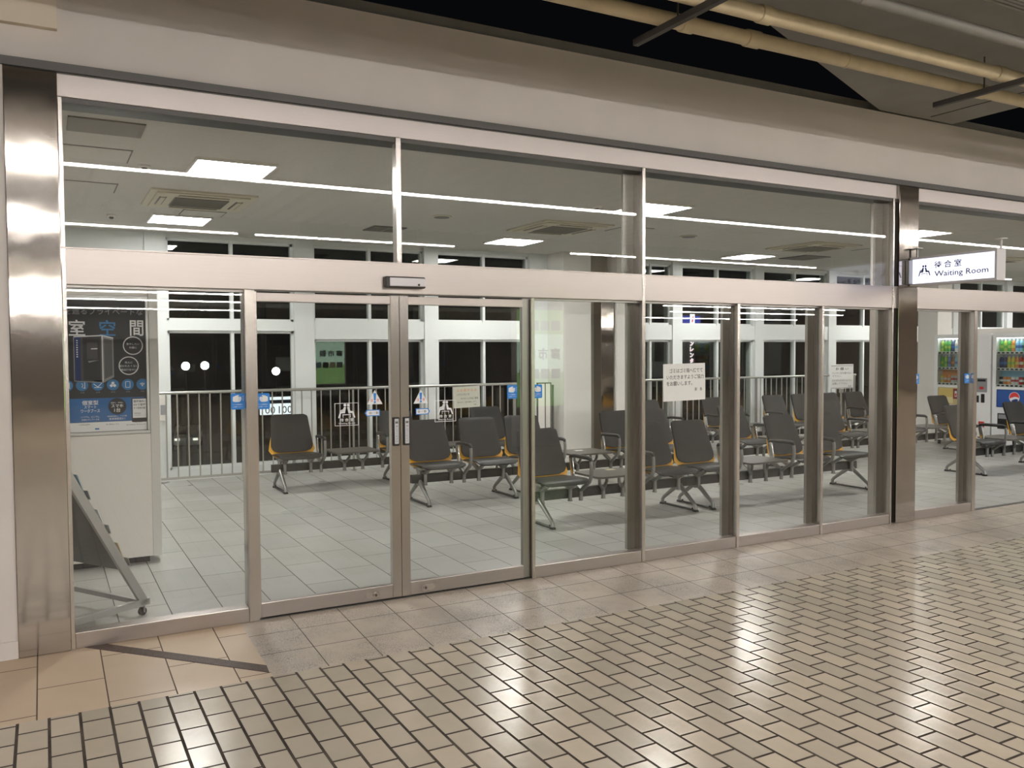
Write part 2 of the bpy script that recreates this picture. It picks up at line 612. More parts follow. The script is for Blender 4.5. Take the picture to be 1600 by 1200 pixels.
class Print:
    """flat print built from coloured shapes lying on a plane: o origin, r right, u up, n outward"""

    def __init__(self, o, r, u, n=None, step=0.0005):
        self.o, self.r, self.u = Vector(o), Vector(r).normalized(), Vector(u).normalized()
        self.n = Vector(n).normalized() if n else self.r.cross(self.u)
        self.bm = B()
        self.mats = []
        self.step = step

    def at(self, x, y, l):
        return self.o + self.r * x + self.u * y + self.n * (self.step * l)

    def mi(self, m):
        if m not in self.mats:
            self.mats.append(m)
        return self.mats.index(m)

    def poly(self, pts, m, l=1):
        f = self.bm.faces.new([self.bm.verts.new(self.at(x, y, l)) for x, y in pts])
        f.material_index = self.mi(m)

    def rect(self, x0, y0, x1, y1, m, l=1, r=0.0):
        if r <= 0:
            return self.poly([(x0, y0), (x1, y0), (x1, y1), (x0, y1)], m, l)
        pts = []
        for cx, cy, a in ((x1 - r, y0 + r, -90), (x1 - r, y1 - r, 0), (x0 + r, y1 - r, 90), (x0 + r, y0 + r, 180)):
            for i in range(5):
                t = math.radians(a + 22.5 * i)
                pts.append((cx + r * math.cos(t), cy + r * math.sin(t)))
        self.poly(pts, m, l)

    def disc(self, cx, cy, r, m, l=1, n=24, a0=0, a1=360, ry=None):
        ry = ry or r
        full = abs(a1 - a0) >= 360
        k = n if full else n + 1
        self.poly([(cx + r * math.cos(math.radians(a0 + (a1 - a0) * i / n)), cy + ry * math.sin(math.radians(a0 + (a1 - a0) * i / n))) for i in range(k)], m, l)

    def ring(self, cx, cy, r, w, m, l=1, n=28, a0=0, a1=360):
        for i in range(n):
            t0, t1 = math.radians(a0 + (a1 - a0) * i / n), math.radians(a0 + (a1 - a0) * (i + 1) / n)
            self.poly([(cx + (r - w) * math.cos(t0), cy + (r - w) * math.sin(t0)), (cx + r * math.cos(t0), cy + r * math.sin(t0)),
                       (cx + r * math.cos(t1), cy + r * math.sin(t1)), (cx + (r - w) * math.cos(t1), cy + (r - w) * math.sin(t1))], m, l)

    def line(self, pts, w, m, l=1):
        for (x0, y0), (x1, y1) in zip(pts, pts[1:]):
            d = math.hypot(x1 - x0, y1 - y0) or 1
            nx, ny = -(y1 - y0) / d * w / 2, (x1 - x0) / d * w / 2
            self.poly([(x0 + nx, y0 + ny), (x0 - nx, y0 - ny), (x1 - nx, y1 - ny), (x1 + nx, y1 + ny)], m, l)

    def text(self, body, cx, cy, h, m, l=2, w=None, bold=0.0):
        v, f, x0, x1, y0, y1 = text_mesh(body, bold)
        sy = h / max(1e-6, (y1 - y0))
        sx = sy if w is None else w / max(1e-6, (x1 - x0))
        mx, my = (x0 + x1) / 2, (y0 + y1) / 2
        vv = [self.bm.verts.new(self.at(cx + (p.x - mx) * sx, cy + (p.y - my) * sy, l)) for p in v]
        k = self.mi(m)
        for q in f:
            try:
                self.bm.faces.new([vv[i] for i in q]).material_index = k
            except ValueError:
                pass

    def build(self, name, parent):
        me = bpy.data.meshes.new(name)
        self.bm.normal_update()
        for f_ in self.bm.faces:
            if f_.normal.dot(self.n) < 0:
                f_.normal_flip()
        self.bm.to_mesh(me)
        self.bm.free()
        for m in self.mats:
            me.materials.append(m)
        o = bpy.data.objects.new(name, me)
        COL.objects.link(o)
        if parent:
            o.parent = parent
        return o


# ================================================================== SETTING
XL, XR = -6.0, 24.0          # facade runs from XL to XR
YB = 6.6                     # back wall
ZC = 3.28                    # ceiling

# ---- large light-giving things first: platform lamp rows (hung over the concourse)
HOUSING = mat('lamp_housing', (0.55, 0.54, 0.52), 0.4)


def platform_lamp(x0, x1, y, z, m, label, w=0.055, ceil=4.45, group=None):
    t = thing('linear_lamp', label, 'lamp', ((x0 + x1) / 2, y, z), 0, group)
    L = (x1 - x0) / 2
    bm = B()
    box(bm, -L, -w / 2, -0.022, L, w / 2, 0.006)
    obj('diffuser', bm, m, t)
    bm = B()
    box(bm, -L, -w / 2 - 0.012, 0.006, L, w / 2 + 0.012, 0.06)
    obj('housing', bm, HOUSING, t)
    for s in (-0.6, 0.6):
        bm = B()
        cyl(bm, (s * L, 0, 0.06), (s * L, 0, ceil - z), 0.008, 8)
        obj('suspension_rod', bm, HOUSING, t)
    return t


k = 0
for x0 in (-5.5, -1.29, 2.92, 7.13, 11.34, 15.55, 19.76, 23.97, 28.18):
    platform_lamp(x0, x0 + 4.2, -6.0, 3.97, LAMPR, ('first', 'second', 'third', 'fourth', 'fifth', 'sixth', 'seventh', 'eighth', 'ninth')[k] + ' long white lamp along the row hung before the glass front')
    k += 1
k = 0
for x0, x1 in ((-0.9, 3.30), (3.63, 7.83), (10.83, 14.35), (14.43, 18.9), (22.0, 28.0)):
    platform_lamp(x0, x1, -11.3, 3.97, LAMPR, ('first', 'second', 'third', 'fourth', 'fifth')[k] + ' long white lamp along the middle row over the concourse')
    k += 1
k = 0
for yy, zz, xs in ((-14.2, 3.0, ((-3, 3.95), (15.9, 18.55), (18.62, 23.5))), (-17.2, 3.0, ((-3, 4.5), (18.6, 21.4), (21.5, 27))), (-21.8, 3.0, ((-3, 5.4), (20.9, 25.5), (25.8, 29.5)))):
    for x0, x1 in xs:
        platform_lamp(x0, x1, yy, zz, LAMPF, 'long white lamp number %s from the corner under the low far ceiling' % ('one two three four five six seven eight nine'.split()[k]), 0.07, 3.3)
        k += 1

# ---- interior LED panels
k = 0
for ix, px in enumerate((1.44, 5.94, 10.45, 14.95, 19.45)):
    for iy, py in enumerate((2.1, 5.26)):
        where = ('above the poster cabinet', 'above the notice bay', 'above the middle seats', 'above the drinks machines', 'deep in the room')[ix]
        t = thing('ceiling_light', 'square white LED ceiling panel ' + where + (', nearer the glass front' if iy == 0 else ', nearer the rear windows'), 'ceiling light',
                  (px, py, ZC), 0, 'square LED ceiling panels')
        bm = B()
        box(bm, -0.31, -0.31, -0.022, 0.31, 0.31, -0.012)
        obj('diffuser', bm, LAMPP, t)
        bm = B()
        for a in ((-0.33, -0.33, 0.33, -0.31), (-0.33, 0.31, 0.33, 0.33), (-0.33, -0.31, -0.31, 0.31), (0.31, -0.31, 0.33, 0.31)):
            box(bm, a[0], a[1], -0.024, a[2], a[3], 0)
        box(bm, -0.31, -0.31, -0.010, 0.31, 0.31, 0)
        obj('frame', bm, WPAINT, t)

# ---- floors
bm = B()
box(bm, -0.4, 0.0, -0.2, XR, YB + 0.2, 0.0)
struct('floor', bm, FLOORI, 'grey tiled waiting room floor with dirt marks')
bm = B()
box(bm, -12, -30, -0.3, 34, -0.88, -0.044)
struct('ground', bm, PAVER, 'glossy beige brick pavers with dark joints')
for nm, x0, x1, m_, lb in (('ground_strip', 1.05, 30, STRIPT, 'dirty square threshold tiles along the glass front'), ('ground_tiles', -12, 1.05, BEIGET, 'smooth beige floor tiles at the pillar foot')):
    bm = B()
    prism(bm, [(x0, 0, 0), (x0, -0.88, -0.044), (x0, -0.88, -0.3), (x0, 0, -0.3)], (x1 - x0, 0, 0))
    struct(nm, bm, m_, lb)
# brown ribbed strip running across the beige tiles
bm = B()
lo0, lo1, hi0, hi1 = Vector((0.165, -0.002, 0)), Vector((1.043, -0.825, 0)), Vector((0.282, -0.002, 0)), Vector((1.05, -0.722, 0))


def zs(p, h=0.0):
    return Vector((p.x, p.y, 0.05 * p.y + h))


prism(bm, [zs(p, -0.003) for p in (lo0, lo1, hi1, hi0)], (0, 0, 0.005))
for i in range(70):
    f = 0.05 + 0.93 * i / 69
    p0, p1 = lo0.lerp(lo1, f) , hi0.lerp(hi1, max(0, f - 0.03))
    bar(bm, zs(p0.lerp(p1, 0.06), 0.002), zs(p0.lerp(p1, 0.94), 0.002), 0.006, 0.003)
struct('trim_1', bm, DRAIN, 'narrow ribbed brown strip crossing the beige tiles')

# ---- facade masonry
bm = B()
box(bm, XL, -0.02, 0, -0.16, 0.3, 3.285)
box(bm, XL, -0.028, 0, -0.16, -0.02, 0.1)
struct('wall_left', bm, PLASTER, 'white plaster wall beside the steel pillar')
bm = B()
box(bm, XL, 0.0, 3.335, XR, 0.3, 3.955)
struct('wall_fascia', bm, FASCIA, 'broad painted fascia above the glass front')
bm = B()
box(bm, XL, -0.03, 3.287, XR, 0.28, 3.335)
box(bm, XL, -0.012, 3.279, XR, 0.27, 3.287)
struct('trim_2', bm, DARKSTEEL, 'dark channel under the fascia')
bm = B()
box(bm, XL, 0.06, 3.955, XR, 0.3, 4.05)
struct('trim_3', bm, GPIPE, 'dull grey gutter on top of the fascia')
bm = B()
box(bm, -1.6, -0.045, 3.515, 0.11, 0.0, 4.4)
struct('trim_4', bm, BEIGE, 'beige boarded panel over the corner pillar')

# ---- steel pillars and horizontal rails of the glass front
for nm, x0, x1 in (('pillar_1', -0.16, 0.103), ('pillar_2', 7.27, 7.556), ('pillar_3', 14.6, 14.9)):
    bm = B()
    box(bm, x0, -0.03, 0 if nm != 'x' else 0, x1, 0.28, 3.28, 0.004)
    struct(nm, bm, STEEL, {'pillar_1': 'broad stainless pillar beside the white plaster wall', 'pillar_2': 'stainless pillar beside the lit room sign', 'pillar_3': 'stainless pillar at the far end of the front'}[nm])
SPANS = ((0.103, 7.27), (7.556, 14.6), (14.9, XR))
for i, (x0, x1) in enumerate(SPANS):
    bm = B()
    box(bm, x0, -0.012, 2.1, x1, 0.14, 2.31, 0.003)
    box(bm, x0, -0.02, 2.302, x1, -0.012, 2.31)
    struct('trim_%d' % (5 + i * 2), bm, PLATE, 'pale steel transom rail, section %s' % 'abc'[i])
    bm = B()
    box(bm, x0, -0.008, 3.154, x1, 0.2, 3.281, 0.002)
    struct('trim_%d' % (6 + i * 2), bm, PLATE, 'pale steel head rail, section %s' % 'abc'[i])
    bm = B()
    box(bm, x0, 0.0, 3.125, x1, 0.18, 3.154)
    struct('trim_%d' % (11 + i), bm, DARKSTEEL, 'dark glazing gasket under the head rail, section %s' % 'abc'[i])
# vertical posts
posts = [(0.103, 0.125, 0, 3.15, 0.12), (1.107, 1.170, 0, 2.1, 0.12), (3.172, 3.200, 0, 2.1, 0.13), (4.195, 4.226, 0, 3.154, 0.13), (5.208, 5.240, 0, 2.1, 0.12),
         (6.236, 6.266, 0, 2.1, 0.12), (7.20, 7.222, 0, 3.154, 0.24), (2.120, 2.157, 2.31, 3.154, 0.05), (7.556, 7.575, 0, 3.154, 0.12), (8.492, 8.548, 0, 2.1, 0.1),
         (10.6, 10.66, 0, 3.154, 0.12)]
for i, (x0, x1, z0, z1, dp) in enumerate(posts):
    bm = B()
    box(bm, x0, -0.016, z0, x1, dp, z1, 0.002)
    struct('trim_%d' % (14 + i), bm, STEELF, 'slim stainless glazing post %s' % 'abcdefghijk'[i])
bm = B()
box(bm, 7.222, 0.02, 0, 7.268, 0.26, 3.154)
struct('trim_25', bm, DARKSTEEL, 'dark joint between the end post and the pillar')

# fixed panes under the transom
GY = 0.030
for i, (x0, x1) in enumerate(((0.125, 1.107), (3.20, 4.195), (4.226, 5.208), (5.24, 6.236), (6.266, 7.20), (7.575, 8.492), (10.66, 14.6))):
    r = sroot('window_%d' % (i + 1), 'lower fixed glass pane %s with a steel bottom rail' % 'abcdefg'[i])
    bm = B()
    box(bm, x0, -0.010, 0, x1, 0.09, 0.092, 0.003)
    struct('bottom_rail', bm, PLATE, None, r)
    bm = B()
    box(bm, x0, 0.02, 2.085, x1, 0.09, 2.1)
    if i > 0:
        box(bm, x1 - 0.075, 0.085, 0.092, x1, 0.115, 2.085)
    struct('inner_stile', bm, STEELD, None, r)
    bm = B()
    box(bm, x0, GY - 0.004, 0.09, x1, GY + 0.004, 2.09)
    struct('pane', bm, GLASS, None, r)
# upper panes
for i, (x0, x1) in enumerate(((0.125, 2.120), (2.157, 4.195), (4.226, 7.20), (7.575, 10.6), (10.66, 14.6))):
    r = sroot('window_%d' % (i + 8), 'upper glass pane %s above the transom' % 'abcde'[i])
    bm = B()
    box(bm, x0, GY - 0.004, 2.31, x1, GY + 0.004, 3.13)
    struct('pane', bm, GLASS, None, r)
    if i in (1, 2):
        bm = B()
        box(bm, x1 - 0.10, 0.105, 2.31, x1, 0.13, 3.12)
        struct('inner_stile', bm, STEELD, None, r)

# sliding door leaves
for nm, x0, x1, meet, lb in (('door_1', 1.172, 2.1385, 1, 'sliding glass door leaf, shut, lock near its meeting edge, beside the poster pane'),
                             ('door_2', 2.1415, 3.168, -1, 'sliding glass door leaf, shut, with the small paper sheet taped inside')):
    r = sroot(nm, lb)
    ms = 0.064
    a0 = x0 + (0.012 if meet == 1 else ms)
    a1 = x1 - (ms if meet == 1 else 0.058)
    bm = B()
    if meet == 1:
        box(bm, x1 - ms, 0.0, 0.012, x1, 0.05, 2.09, 0.003)
        box(bm, x0, 0.0, 0.012, x0 + 0.012, 0.05, 2.09)
    else:
        box(bm, x0, 0.0, 0.012, x0 + ms, 0.05, 2.09, 0.003)
    struct('meeting_stile', bm, STEELF, None, r)
    if meet == -1:
        bm = B()
        box(bm, x1 - 0.058, 0.012, 0.012, x1, 0.05, 2.09)
        struct('hanging_stile', bm, STEELD, None, r)
    bm = B()
    box(bm, a0, 0.002, 0.012, a1, 0.05, 0.105, 0.003)
    struct('bottom_rail', bm, PLATE, None, r)
    bm = B()
    box(bm, a0, 0.002, 2.028, a1, 0.05, 2.085, 0.003)
    struct('top_rail', bm, PLATE, None, r)
    bm = B()
    box(bm, a0, GY - 0.005, 0.10, a1, GY + 0.005, 2.03)
    struct('pane', bm, GLASS, None, r)
    lx = 1.925 if meet == 1 else 2.335
    bm = B()
    prism(bm, [(lx + 0.05 * math.copysign(1, math.cos(t)) * 0.55 + 0.022 * math.cos(t), 0.002, 0.052 + 0.022 * math.sin(t)) for t in [2 * math.pi * i / 24 + 0.01 for i in range(24)]], (0, -0.003, 0))
    cx = lx + 0.022 * meet
    cyl(bm, (cx, 0.0, 0.052), (cx, -0.010, 0.052), 0.017, 20)
    lk = struct('lock', bm, STEELF, None, r, True)
    bm = B()
    cyl(bm, (cx, -0.0095, 0.052), (cx, -0.0115, 0.052), 0.009, 16)
    struct('keyhole', bm, DARKSTEEL, None, lk)
# dark rail under the doors
bm = B()
box(bm, 1.17, 0.0, -0.002, 3.17, 0.09, 0.006)
struct('trim_26', bm, DARKSTEEL, 'dark floor track under the sliding doors')
bm = B()
box(bm, 7.556, 0.0, -0.004, 10.6, 0.06, 0.003)
struct('trim_27', bm, DARKSTEEL, 'dark threshold line of the open doorway')

# ---- ceiling and roof
bm = B()
box(bm, -0.4, 0.2, ZC, XR, YB + 0.2, ZC + 0.15)
struct('ceiling', bm, CEIL, 'plain white board ceiling of the waiting room')
# ---- back wall: columns, sill, bands
cols = [(1.18, 1.44), (3.12, 3.40), (5.10, 5.33), (6.95, 7.28), (8.59, 9.0), (9.90, 10.12), (11.90, 12.12), (13.90, 14.12), (15.9, 16.12), (17.9, 18.12), (19.9, 20.12), (21.9, 22.12), (23.8, 24)]
bm = B()
box(bm, -0.4, YB, 0, 1.18, YB + 0.2, ZC)
for x0, x1 in cols:
    box(bm, x0, YB - 0.05, 0, x1, YB + 0.2, ZC)
for (a0, a1), (b0, b1) in zip(cols, cols[1:]):
    box(bm, a1, YB - 0.01, 0, b0, YB + 0.16, 0.14)
    if a1 < 1.5:
        box(bm, a1, YB - 0.03, 2.0, b0, YB + 0.16, 2.13)
    else:
        box(bm, a1, YB - 0.03, 1.885, b0, YB + 0.16, 2.155)
    box(bm, a1, YB + 0.0, 3.225, b0, YB + 0.16, ZC)
struct('wall_back', bm, WHITE, 'white columns, bands and sill of the rear window wall')
wk = 13
for (a0, a1), (b0, b1) in zip(cols, cols[1:]):
    if 6.9 < a0 < 8.0:
        continue
    x0, x1 = a1, b0
    r = sroot('window_%d' % wk, 'rear window bay %s, white framed, dark night behind' % 'abcdefghijklmn'[wk - 13])
    wk += 1
    zl = 2.0 if a1 < 1.5 else 1.885
    zu = 2.13 if a1 < 1.5 else 2.155
    xm = (x0 + x1) / 2
    for z0, z1 in ((0.14, zl), (zu, 3.225)):
        bm = B()
        f_ = 0.035
        box(bm, x0, YB + 0.03, z0, x0 + f_, YB + 0.10, z1)
        box(bm, x1 - f_, YB + 0.03, z0, x1, YB + 0.10, z1)
        box(bm, x0, YB + 0.03, z0, x1, YB + 0.10, z0 + f_)
        box(bm, x0, YB + 0.03, z1 - f_, x1, YB + 0.10, z1)
        box(bm, xm - 0.022, YB + 0.01, z0, xm + 0.022, YB + 0.10, z1)
        struct('window_frame', bm, WHITE, None, r)
        bm = B()
        box(bm, x0 + f_, YB + 0.062, z0 + f_, x1 - f_, YB + 0.068, z1 - f_)
        struct('pane', bm, WGLASS, None, r)
# projecting wall block and panels in the middle of the rear wall
bm = B()
box(bm, 7.28, 6.05, 0, 7.80, YB, ZC)
struct('wall_block', bm, mat('block_white', (0.74, 0.72, 0.68), 0.6), 'white boxed column projecting from the rear wall')
bm = B()
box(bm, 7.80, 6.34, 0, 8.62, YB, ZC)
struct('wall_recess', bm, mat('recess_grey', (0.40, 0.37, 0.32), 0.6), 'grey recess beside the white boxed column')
bm = B()
box(bm, 8.05, 6.12, 0, 8.30, 6.34, 2.62, 0.004)
struct('pillar_4', bm, STEEL, 'stainless column standing in the wall recess')
bm = B()
box(bm, 8.33, 6.08, 0, 8.60, YB, ZC)
struct('wall_pier', bm, WPAINT, 'white pier right of the recess'.replace('right of', 'after'))
# side and end walls
bm = B()
box(bm, -0.5, 0.3, 0, -0.4, YB + 0.2, ZC)
struct('wall_west', bm, PLASTER, 'plain side wall behind the poster cabinet')
bm = B()
box(bm, XR, -0.0, 0, XR + 0.1, YB + 0.2, ZC)
struct('wall_east', bm, PLASTER, 'plain far end wall')
bm = B()
box(bm, 14.95, 2.0, 0, 15.03, 4.3, 2.06)
struct('wall_partition', bm, WPAINT, 'low white partition behind the drinks machines')
bm = B()
box(bm, 14.25, 4.40, 0, 14.65, 4.80, ZC)
struct('pillar_5', bm, WPAINT, 'white square column beside the drinks machines')

# ---- concourse roof deck, far walls (seen only as reflections)
bm = B()
x = -10.0
pts = []
while x < 34:
    pts += [(x, 4.45), (x + 0.26, 4.45), (x + 0.30, 4.53), (x + 0.39, 4.53)]
    x += 0.43
prof = pts
low = [bm.verts.new((px, -2.6, pz)) for px, pz in prof]
hi = [bm.verts.new((px, -12.6, pz)) for px, pz in prof]
for i in range(len(prof) - 1):
    bm.faces.new((low[i], low[i + 1], hi[i + 1], hi[i]))
r = bmesh.ops.extrude_face_region(bm, geom=bm.faces[:])
bmesh.ops.translate(bm, verts=[v for v in r['geom'] if isinstance(v, bmesh.types.BMVert)], vec=(0, 0, 0.03))
struct('roof_deck', bm, DECK, 'ribbed metal roof deck over the concourse')
bm = B()
box(bm, -12, -26, 3.3, 34, -12.6, 3.45)
struct('roof_far', bm, CEIL, 'low far ceiling across the concourse')
bm = B()
box(bm, 34, -26, -0.3, 34.2, -0.9, 4.5)
struct('wall_end', bm, mat('end_wall', (0.55, 0.48, 0.42), 0.8), 'tan end wall of the concourse')
bm = B()
box(bm, -12, -26.2, -0.3, 34, -26, 3.45)
struct('wall_far', bm, FARW, 'dim wall across the concourse')

bm = B()
prism(bm, [(-12, -3.05, 3.72), (30, -3.05, 4.02), (30, -3.05, 4.5), (-12, -3.05, 4.5)], (0, 0.3, 0))  # unseen beam, added and sloped so its shadow darkens the upper fascia
struct('beam_shade', bm, SLAB, 'unseen downstand beam added to shade the upper fascia')

bm = B()
for i in range(20):
    yy = -2.09 - i * 0.034
    box(bm, 2, yy - 0.022, 3.93, 16, yy, 3.955)
box(bm, 2, -2.78, 3.94, 16, -2.08, 3.958)
struct('roof_edge', bm, DECK, 'finely ribbed metal edge strip of the concourse roof')

# ---- soffit slab and pipes over the glass front
bm = B()
prism(bm, [(6.98, -0.02, 3.96), (8.07, -0.02, 3.96), (8.05, -2.6, 3.96), (0.9, -2.6, 3.96)], (0, 0, 0.5))
struct('beam_soffit', bm, SLAB, 'grey soffit panels flaring out over the pipes')
bm = B()
bar(bm, (7.62, -0.1, 3.957), (7.62, -2.6, 3.957), 0.006, 0.006)
struct('trim_28', bm, DARKSTEEL, 'dark seam between soffit panels')


def pipe(name, label, y, z, r, m, joints, x0=-3, x1=16, group=None):
    t = thing(name, label, 'pipe', (x0, y, z), 0, group)
    bm = B()
    cyl(bm, (0, 0, 0), (x1 - x0, 0, 0), r, 24)
    obj('tube', bm, m, t, True)
    for jx, w, kind in joints:
        bm = B()
        if kind == 's':
            lathe(bm, [(r, -w), (r * 1.16, -w + 0.004), (r * 1.16, w - 0.004), (r, w)], (0, 0, 0), 24)
            bmesh.ops.rotate(bm, verts=bm.verts, matrix=Matrix.Rotation(math.pi / 2, 3, 'Y'))
        else:
            lathe(bm, [(r, -w), (r * 1.09, -w + 0.003), (r * 1.09, w - 0.003), (r, w)], (0, 0, 0), 24)
            bmesh.ops.rotate(bm, verts=bm.verts, matrix=Matrix.Rotation(math.pi / 2, 3, 'Y'))
        bmesh.ops.translate(bm, verts=bm.verts, vec=(jx - x0, 0, 0))
        obj('pipe_collar', bm, m, t, True)
    return t


pipe('water_pipe', 'cream pipe hung next to the fascia, with several collars', -1.22, 3.77, 0.048, PIPE, [(3.62, 0.05, 's'), (4.18, 0.06, 's'), (5.08, 0.012, 'b'), (6.65, 0.05, 's')])
pipe('water_pipe', 'second cream pipe out from the fascia, hung behind the first', -1.56, 3.77, 0.048, PIPE, [(3.95, 0.05, 's'), (6.35, 0.05, 's')])
pipe('water_pipe', 'thinner dull grey pipe running above the two cream pipes', -1.97, 3.80, 0.036, GPIPE, [(4.35, 0.05, 's'), (3.75, 0.02, 'b')])
for hx, lb in ((3.40, 'dark angle iron hanger under the pipes above the upper mullion'), (6.42, 'dark angle iron hanger under the pipes near the room sign')):
    t = thing('pipe_hanger', lb, 'hanger', (hx, -1.5, 3.684), 0, 'pipe hangers under the pipes')
    bm = B()
    box(bm, -0.02, -0.85, -0.015, 0.02, 0.52, -0.010)
    box(bm, -0.02, -0.85, -0.010, -0.015, 0.52, 0.026)
    obj('angle_bar', bm, ANGLE, t)
    for yy in (-0.7, 0.10):
        bm = B()
        cyl(bm, (0.0, yy, -0.012), (0.0, yy, 0.27), 0.006, 8)
        obj('hanger_rod', bm, ANGLE, t)

# ---- night yard seen through the rear windows
bm = B()
box(bm, -60, YB + 0.6, -4.7, 90, 120, -4.5)
struct('ground_yard', bm, ASPH, 'dark asphalt yard far below the rear windows')
bm = B()
box(bm, -0.5, YB + 0.2, -4.5, XR, YB + 0.6, -0.05)
struct('wall_outer', bm, FARW, 'outer wall below the rear windows')

# ================================================================== THINGS
# ---- beam seats
P_, SEATLEN = None, 0
seat_path, _ = resample([(-0.275, 0.405), (-0.262, 0.428), (-0.22, 0.442), (-0.05, 0.440), (0.10, 0.425), (0.185, 0.425)], 22)
back_path, _ = resample([(0.152, 0.452), (0.182, 0.53), (0.232, 0.66), (0.288, 0.80), (0.318, 0.885), (0.328, 0.905)], 26)
shell_path, _ = resample([(0.0, 0.412), (0.12, 0.420), (0.165, 0.440), (0.186, 0.48), (0.212, 0.55), (0.245, 0.64), (0.285, 0.75)], 34)


def rounded_hw(n, length, w0, w1, r0, r1):
    out = []
    for i in range(n):
        s = length * i / (n - 1)
        w = w0 + (w1 - w0) * i / (n - 1)
        if s < r0:
            w -= r0 - math.sqrt(max(0, r0 * r0 - (r0 - s) ** 2))
        e = length - s
        if e < r1:
            w -= r1 - math.sqrt(max(0, r1 * r1 - (r1 - e) ** 2))
        out.append(w)
    return out


def seat_mesh():
    return slabshell(B(), seat_path, rounded_hw(22, 0.5, 0.262, 0.262, 0.05, 0.04), 0.03, 12, 0.006)


def back_mesh():
    return slabshell(B(), back_path, rounded_hw(26, 0.5, 0.270, 0.232, 0.10, 0.045), 0.036, 12, 0.012)


def shell_mesh():
    hw = []
    for y, z in shell_path:
        if z < 0.43:
            w = 0.262
        elif z < 0.475:
            w = 0.262 + 0.030 * (z - 0.43) / 0.045
        elif z < 0.60:
            w = 0.292 - 0.030 * (z - 0.475) / 0.125
        else:
            w = 0.262 - 0.05 * (z - 0.60) / 0.15
        hw.append(w)
    return slabshell(B(), [(y + 0.004, z) for y, z in shell_path], hw, 0.014, 12, 0.006)


def backshell_mesh():
    return slabshell(B(), [(y + 0.026, z) for y, z in back_path], rounded_hw(26, 0.5, 0.262, 0.226, 0.09, 0.04), 0.014, 12, 0.012)


def stub_mesh(px=0.0):
    bm = B()
    cyl(bm, (px, -0.055, 0.215), (px, -0.055, 0.335), 0.021, 12)
    cyl(bm, (px, -0.055, 0.208), (px, -0.055, 0.219), 0.026, 12)
    bar(bm, (px, -0.055, 0.335), (px, 0.10, 0.395), 0.034, 0.04)
    bar(bm, (px, -0.055, 0.335), (px, -0.17, 0.405), 0.034, 0.03)
    return bm


def arm_mesh():
    bm = B()
    tube(bm, [(0, -0.045, 0.30), (0, -0.13, 0.36), (0, -0.205, 0.41), (0, -0.232, 0.47), (0, -0.236, 0.56), (0, -0.228, 0.612)], [0.020, 0.020, 0.020, 0.019, 0.018, 0.018], 10)
    cyl(bm, (0, -0.045, 0.20), (0, -0.045, 0.315), 0.021, 12)
    bar(bm, (0, -0.045, 0.31), (0, 0.13, 0.40), 0.034, 0.036)
    return bm


def armrear_mesh():
    bm = B()
    bar(bm, (0, 0.09, 0.38), (0, 0.135, 0.615), 0.016, 0.062, (0, 1, 0.3), 0.004)
    return bm


def armpad_mesh():
    return tube(B(), [(0, -0.235, 0.606), (0, -0.222, 0.632), (0, -0.19, 0.642), (0, 0.06, 0.640), (0, 0.135, 0.632), (0, 0.155, 0.615)], [0.012, 0.019, 0.021, 0.021, 0.02, 0.012], 10)


def leg_mesh():
    bm = B()
    cyl(bm, (0, 0, 0.20), (0, 0, 0.36), 0.026, 12)
    bar(bm, (0, -0.10, 0.395), (0, 0.12, 0.395), 0.05, 0.03, bev=0.004)
    bar(bm, (0, 0, 0.36), (0, 0, 0.40), 0.05, 0.05, (0, 1, 0))
    for s in (-1, 1):
        tube(bm, [(0, 0, 0.262), (0, s * 0.035, 0.232), (0, s * 0.25, 0.082), (0, s * 0.272, 0.058), (0, s * 0.275, 0.022)], [0.027, 0.026, 0.019, 0.019, 0.02], 10)
    return bm


def foot_mesh():
    bm = B()
    box(bm, -0.019, -0.30, 0.006, 0.019, 0.30, 0.022, 0.004)
    for s in (-1, 1):
        box(bm, -0.024, s * 0.30 - 0.05 * (s > 0), 0.0, 0.024, s * 0.30 + 0.05 * (s < 0), 0.014, 0.003)
        cyl(bm, (0, s * 0.225, 0.022), (0, s * 0.225, 0.035), 0.009, 8)
    return bm


def table_mesh():
    bm = B()
    pts = []
    for cx, cy, a in ((0.24, -0.19, -90), (0.24, 0.19, 0), (-0.24, 0.19, 90), (-0.24, -0.19, 180)):
        for i in range(6):
            t = math.radians(a + 18 * i)
            pts.append((cx + 0.06 * math.cos(t), cy + 0.06 * math.sin(t), 0.432))
    prism(bm, pts, (0, 0, 0.020))
    return bm


def tbracket_mesh(px):
    bm = B()
    cyl(bm, (px, -0.05, 0.205), (px, -0.05, 0.30), 0.021, 12)
    cyl(bm, (px, -0.05, 0.20), (px, -0.05, 0.21), 0.026, 12)
    tube(bm, [(px, -0.05, 0.29), (px - 0.03, -0.07, 0.315), (px - 0.085, -0.11, 0.36), (px - 0.10, -0.125, 0.432)], 0.017, 8)
    tube(bm, [(px, -0.05, 0.29), (px + 0.03, -0.03, 0.315), (px + 0.085, 0.01, 0.36), (px + 0.10, 0.03, 0.432)], 0.017, 8)
    bar(bm, (px, -0.05, 0.30), (px, 0.03, 0.30), 0.03, 0.03)
    return bm


SEAT0, BACK0, SH0, BSH0, STUB0, ARM0, AREAR0, PAD0, LEG0, FOOT0, TAB0, TB0, TB1 = [None] * 13
PROTO = {}


def proto(key, fn, m, smooth=True):
    if key not in PROTO:
        o = obj(key, fn(), m, None, smooth)
        PROTO[key] = o.data
        bpy.data.objects.remove(o)
    return PROTO[key]


def inst(name, data, parent, loc=(0, 0, 0)):
    o = bpy.data.objects.new(name, data)
    COL.objects.link(o)
    o.parent = parent
    o.location = loc
    return o


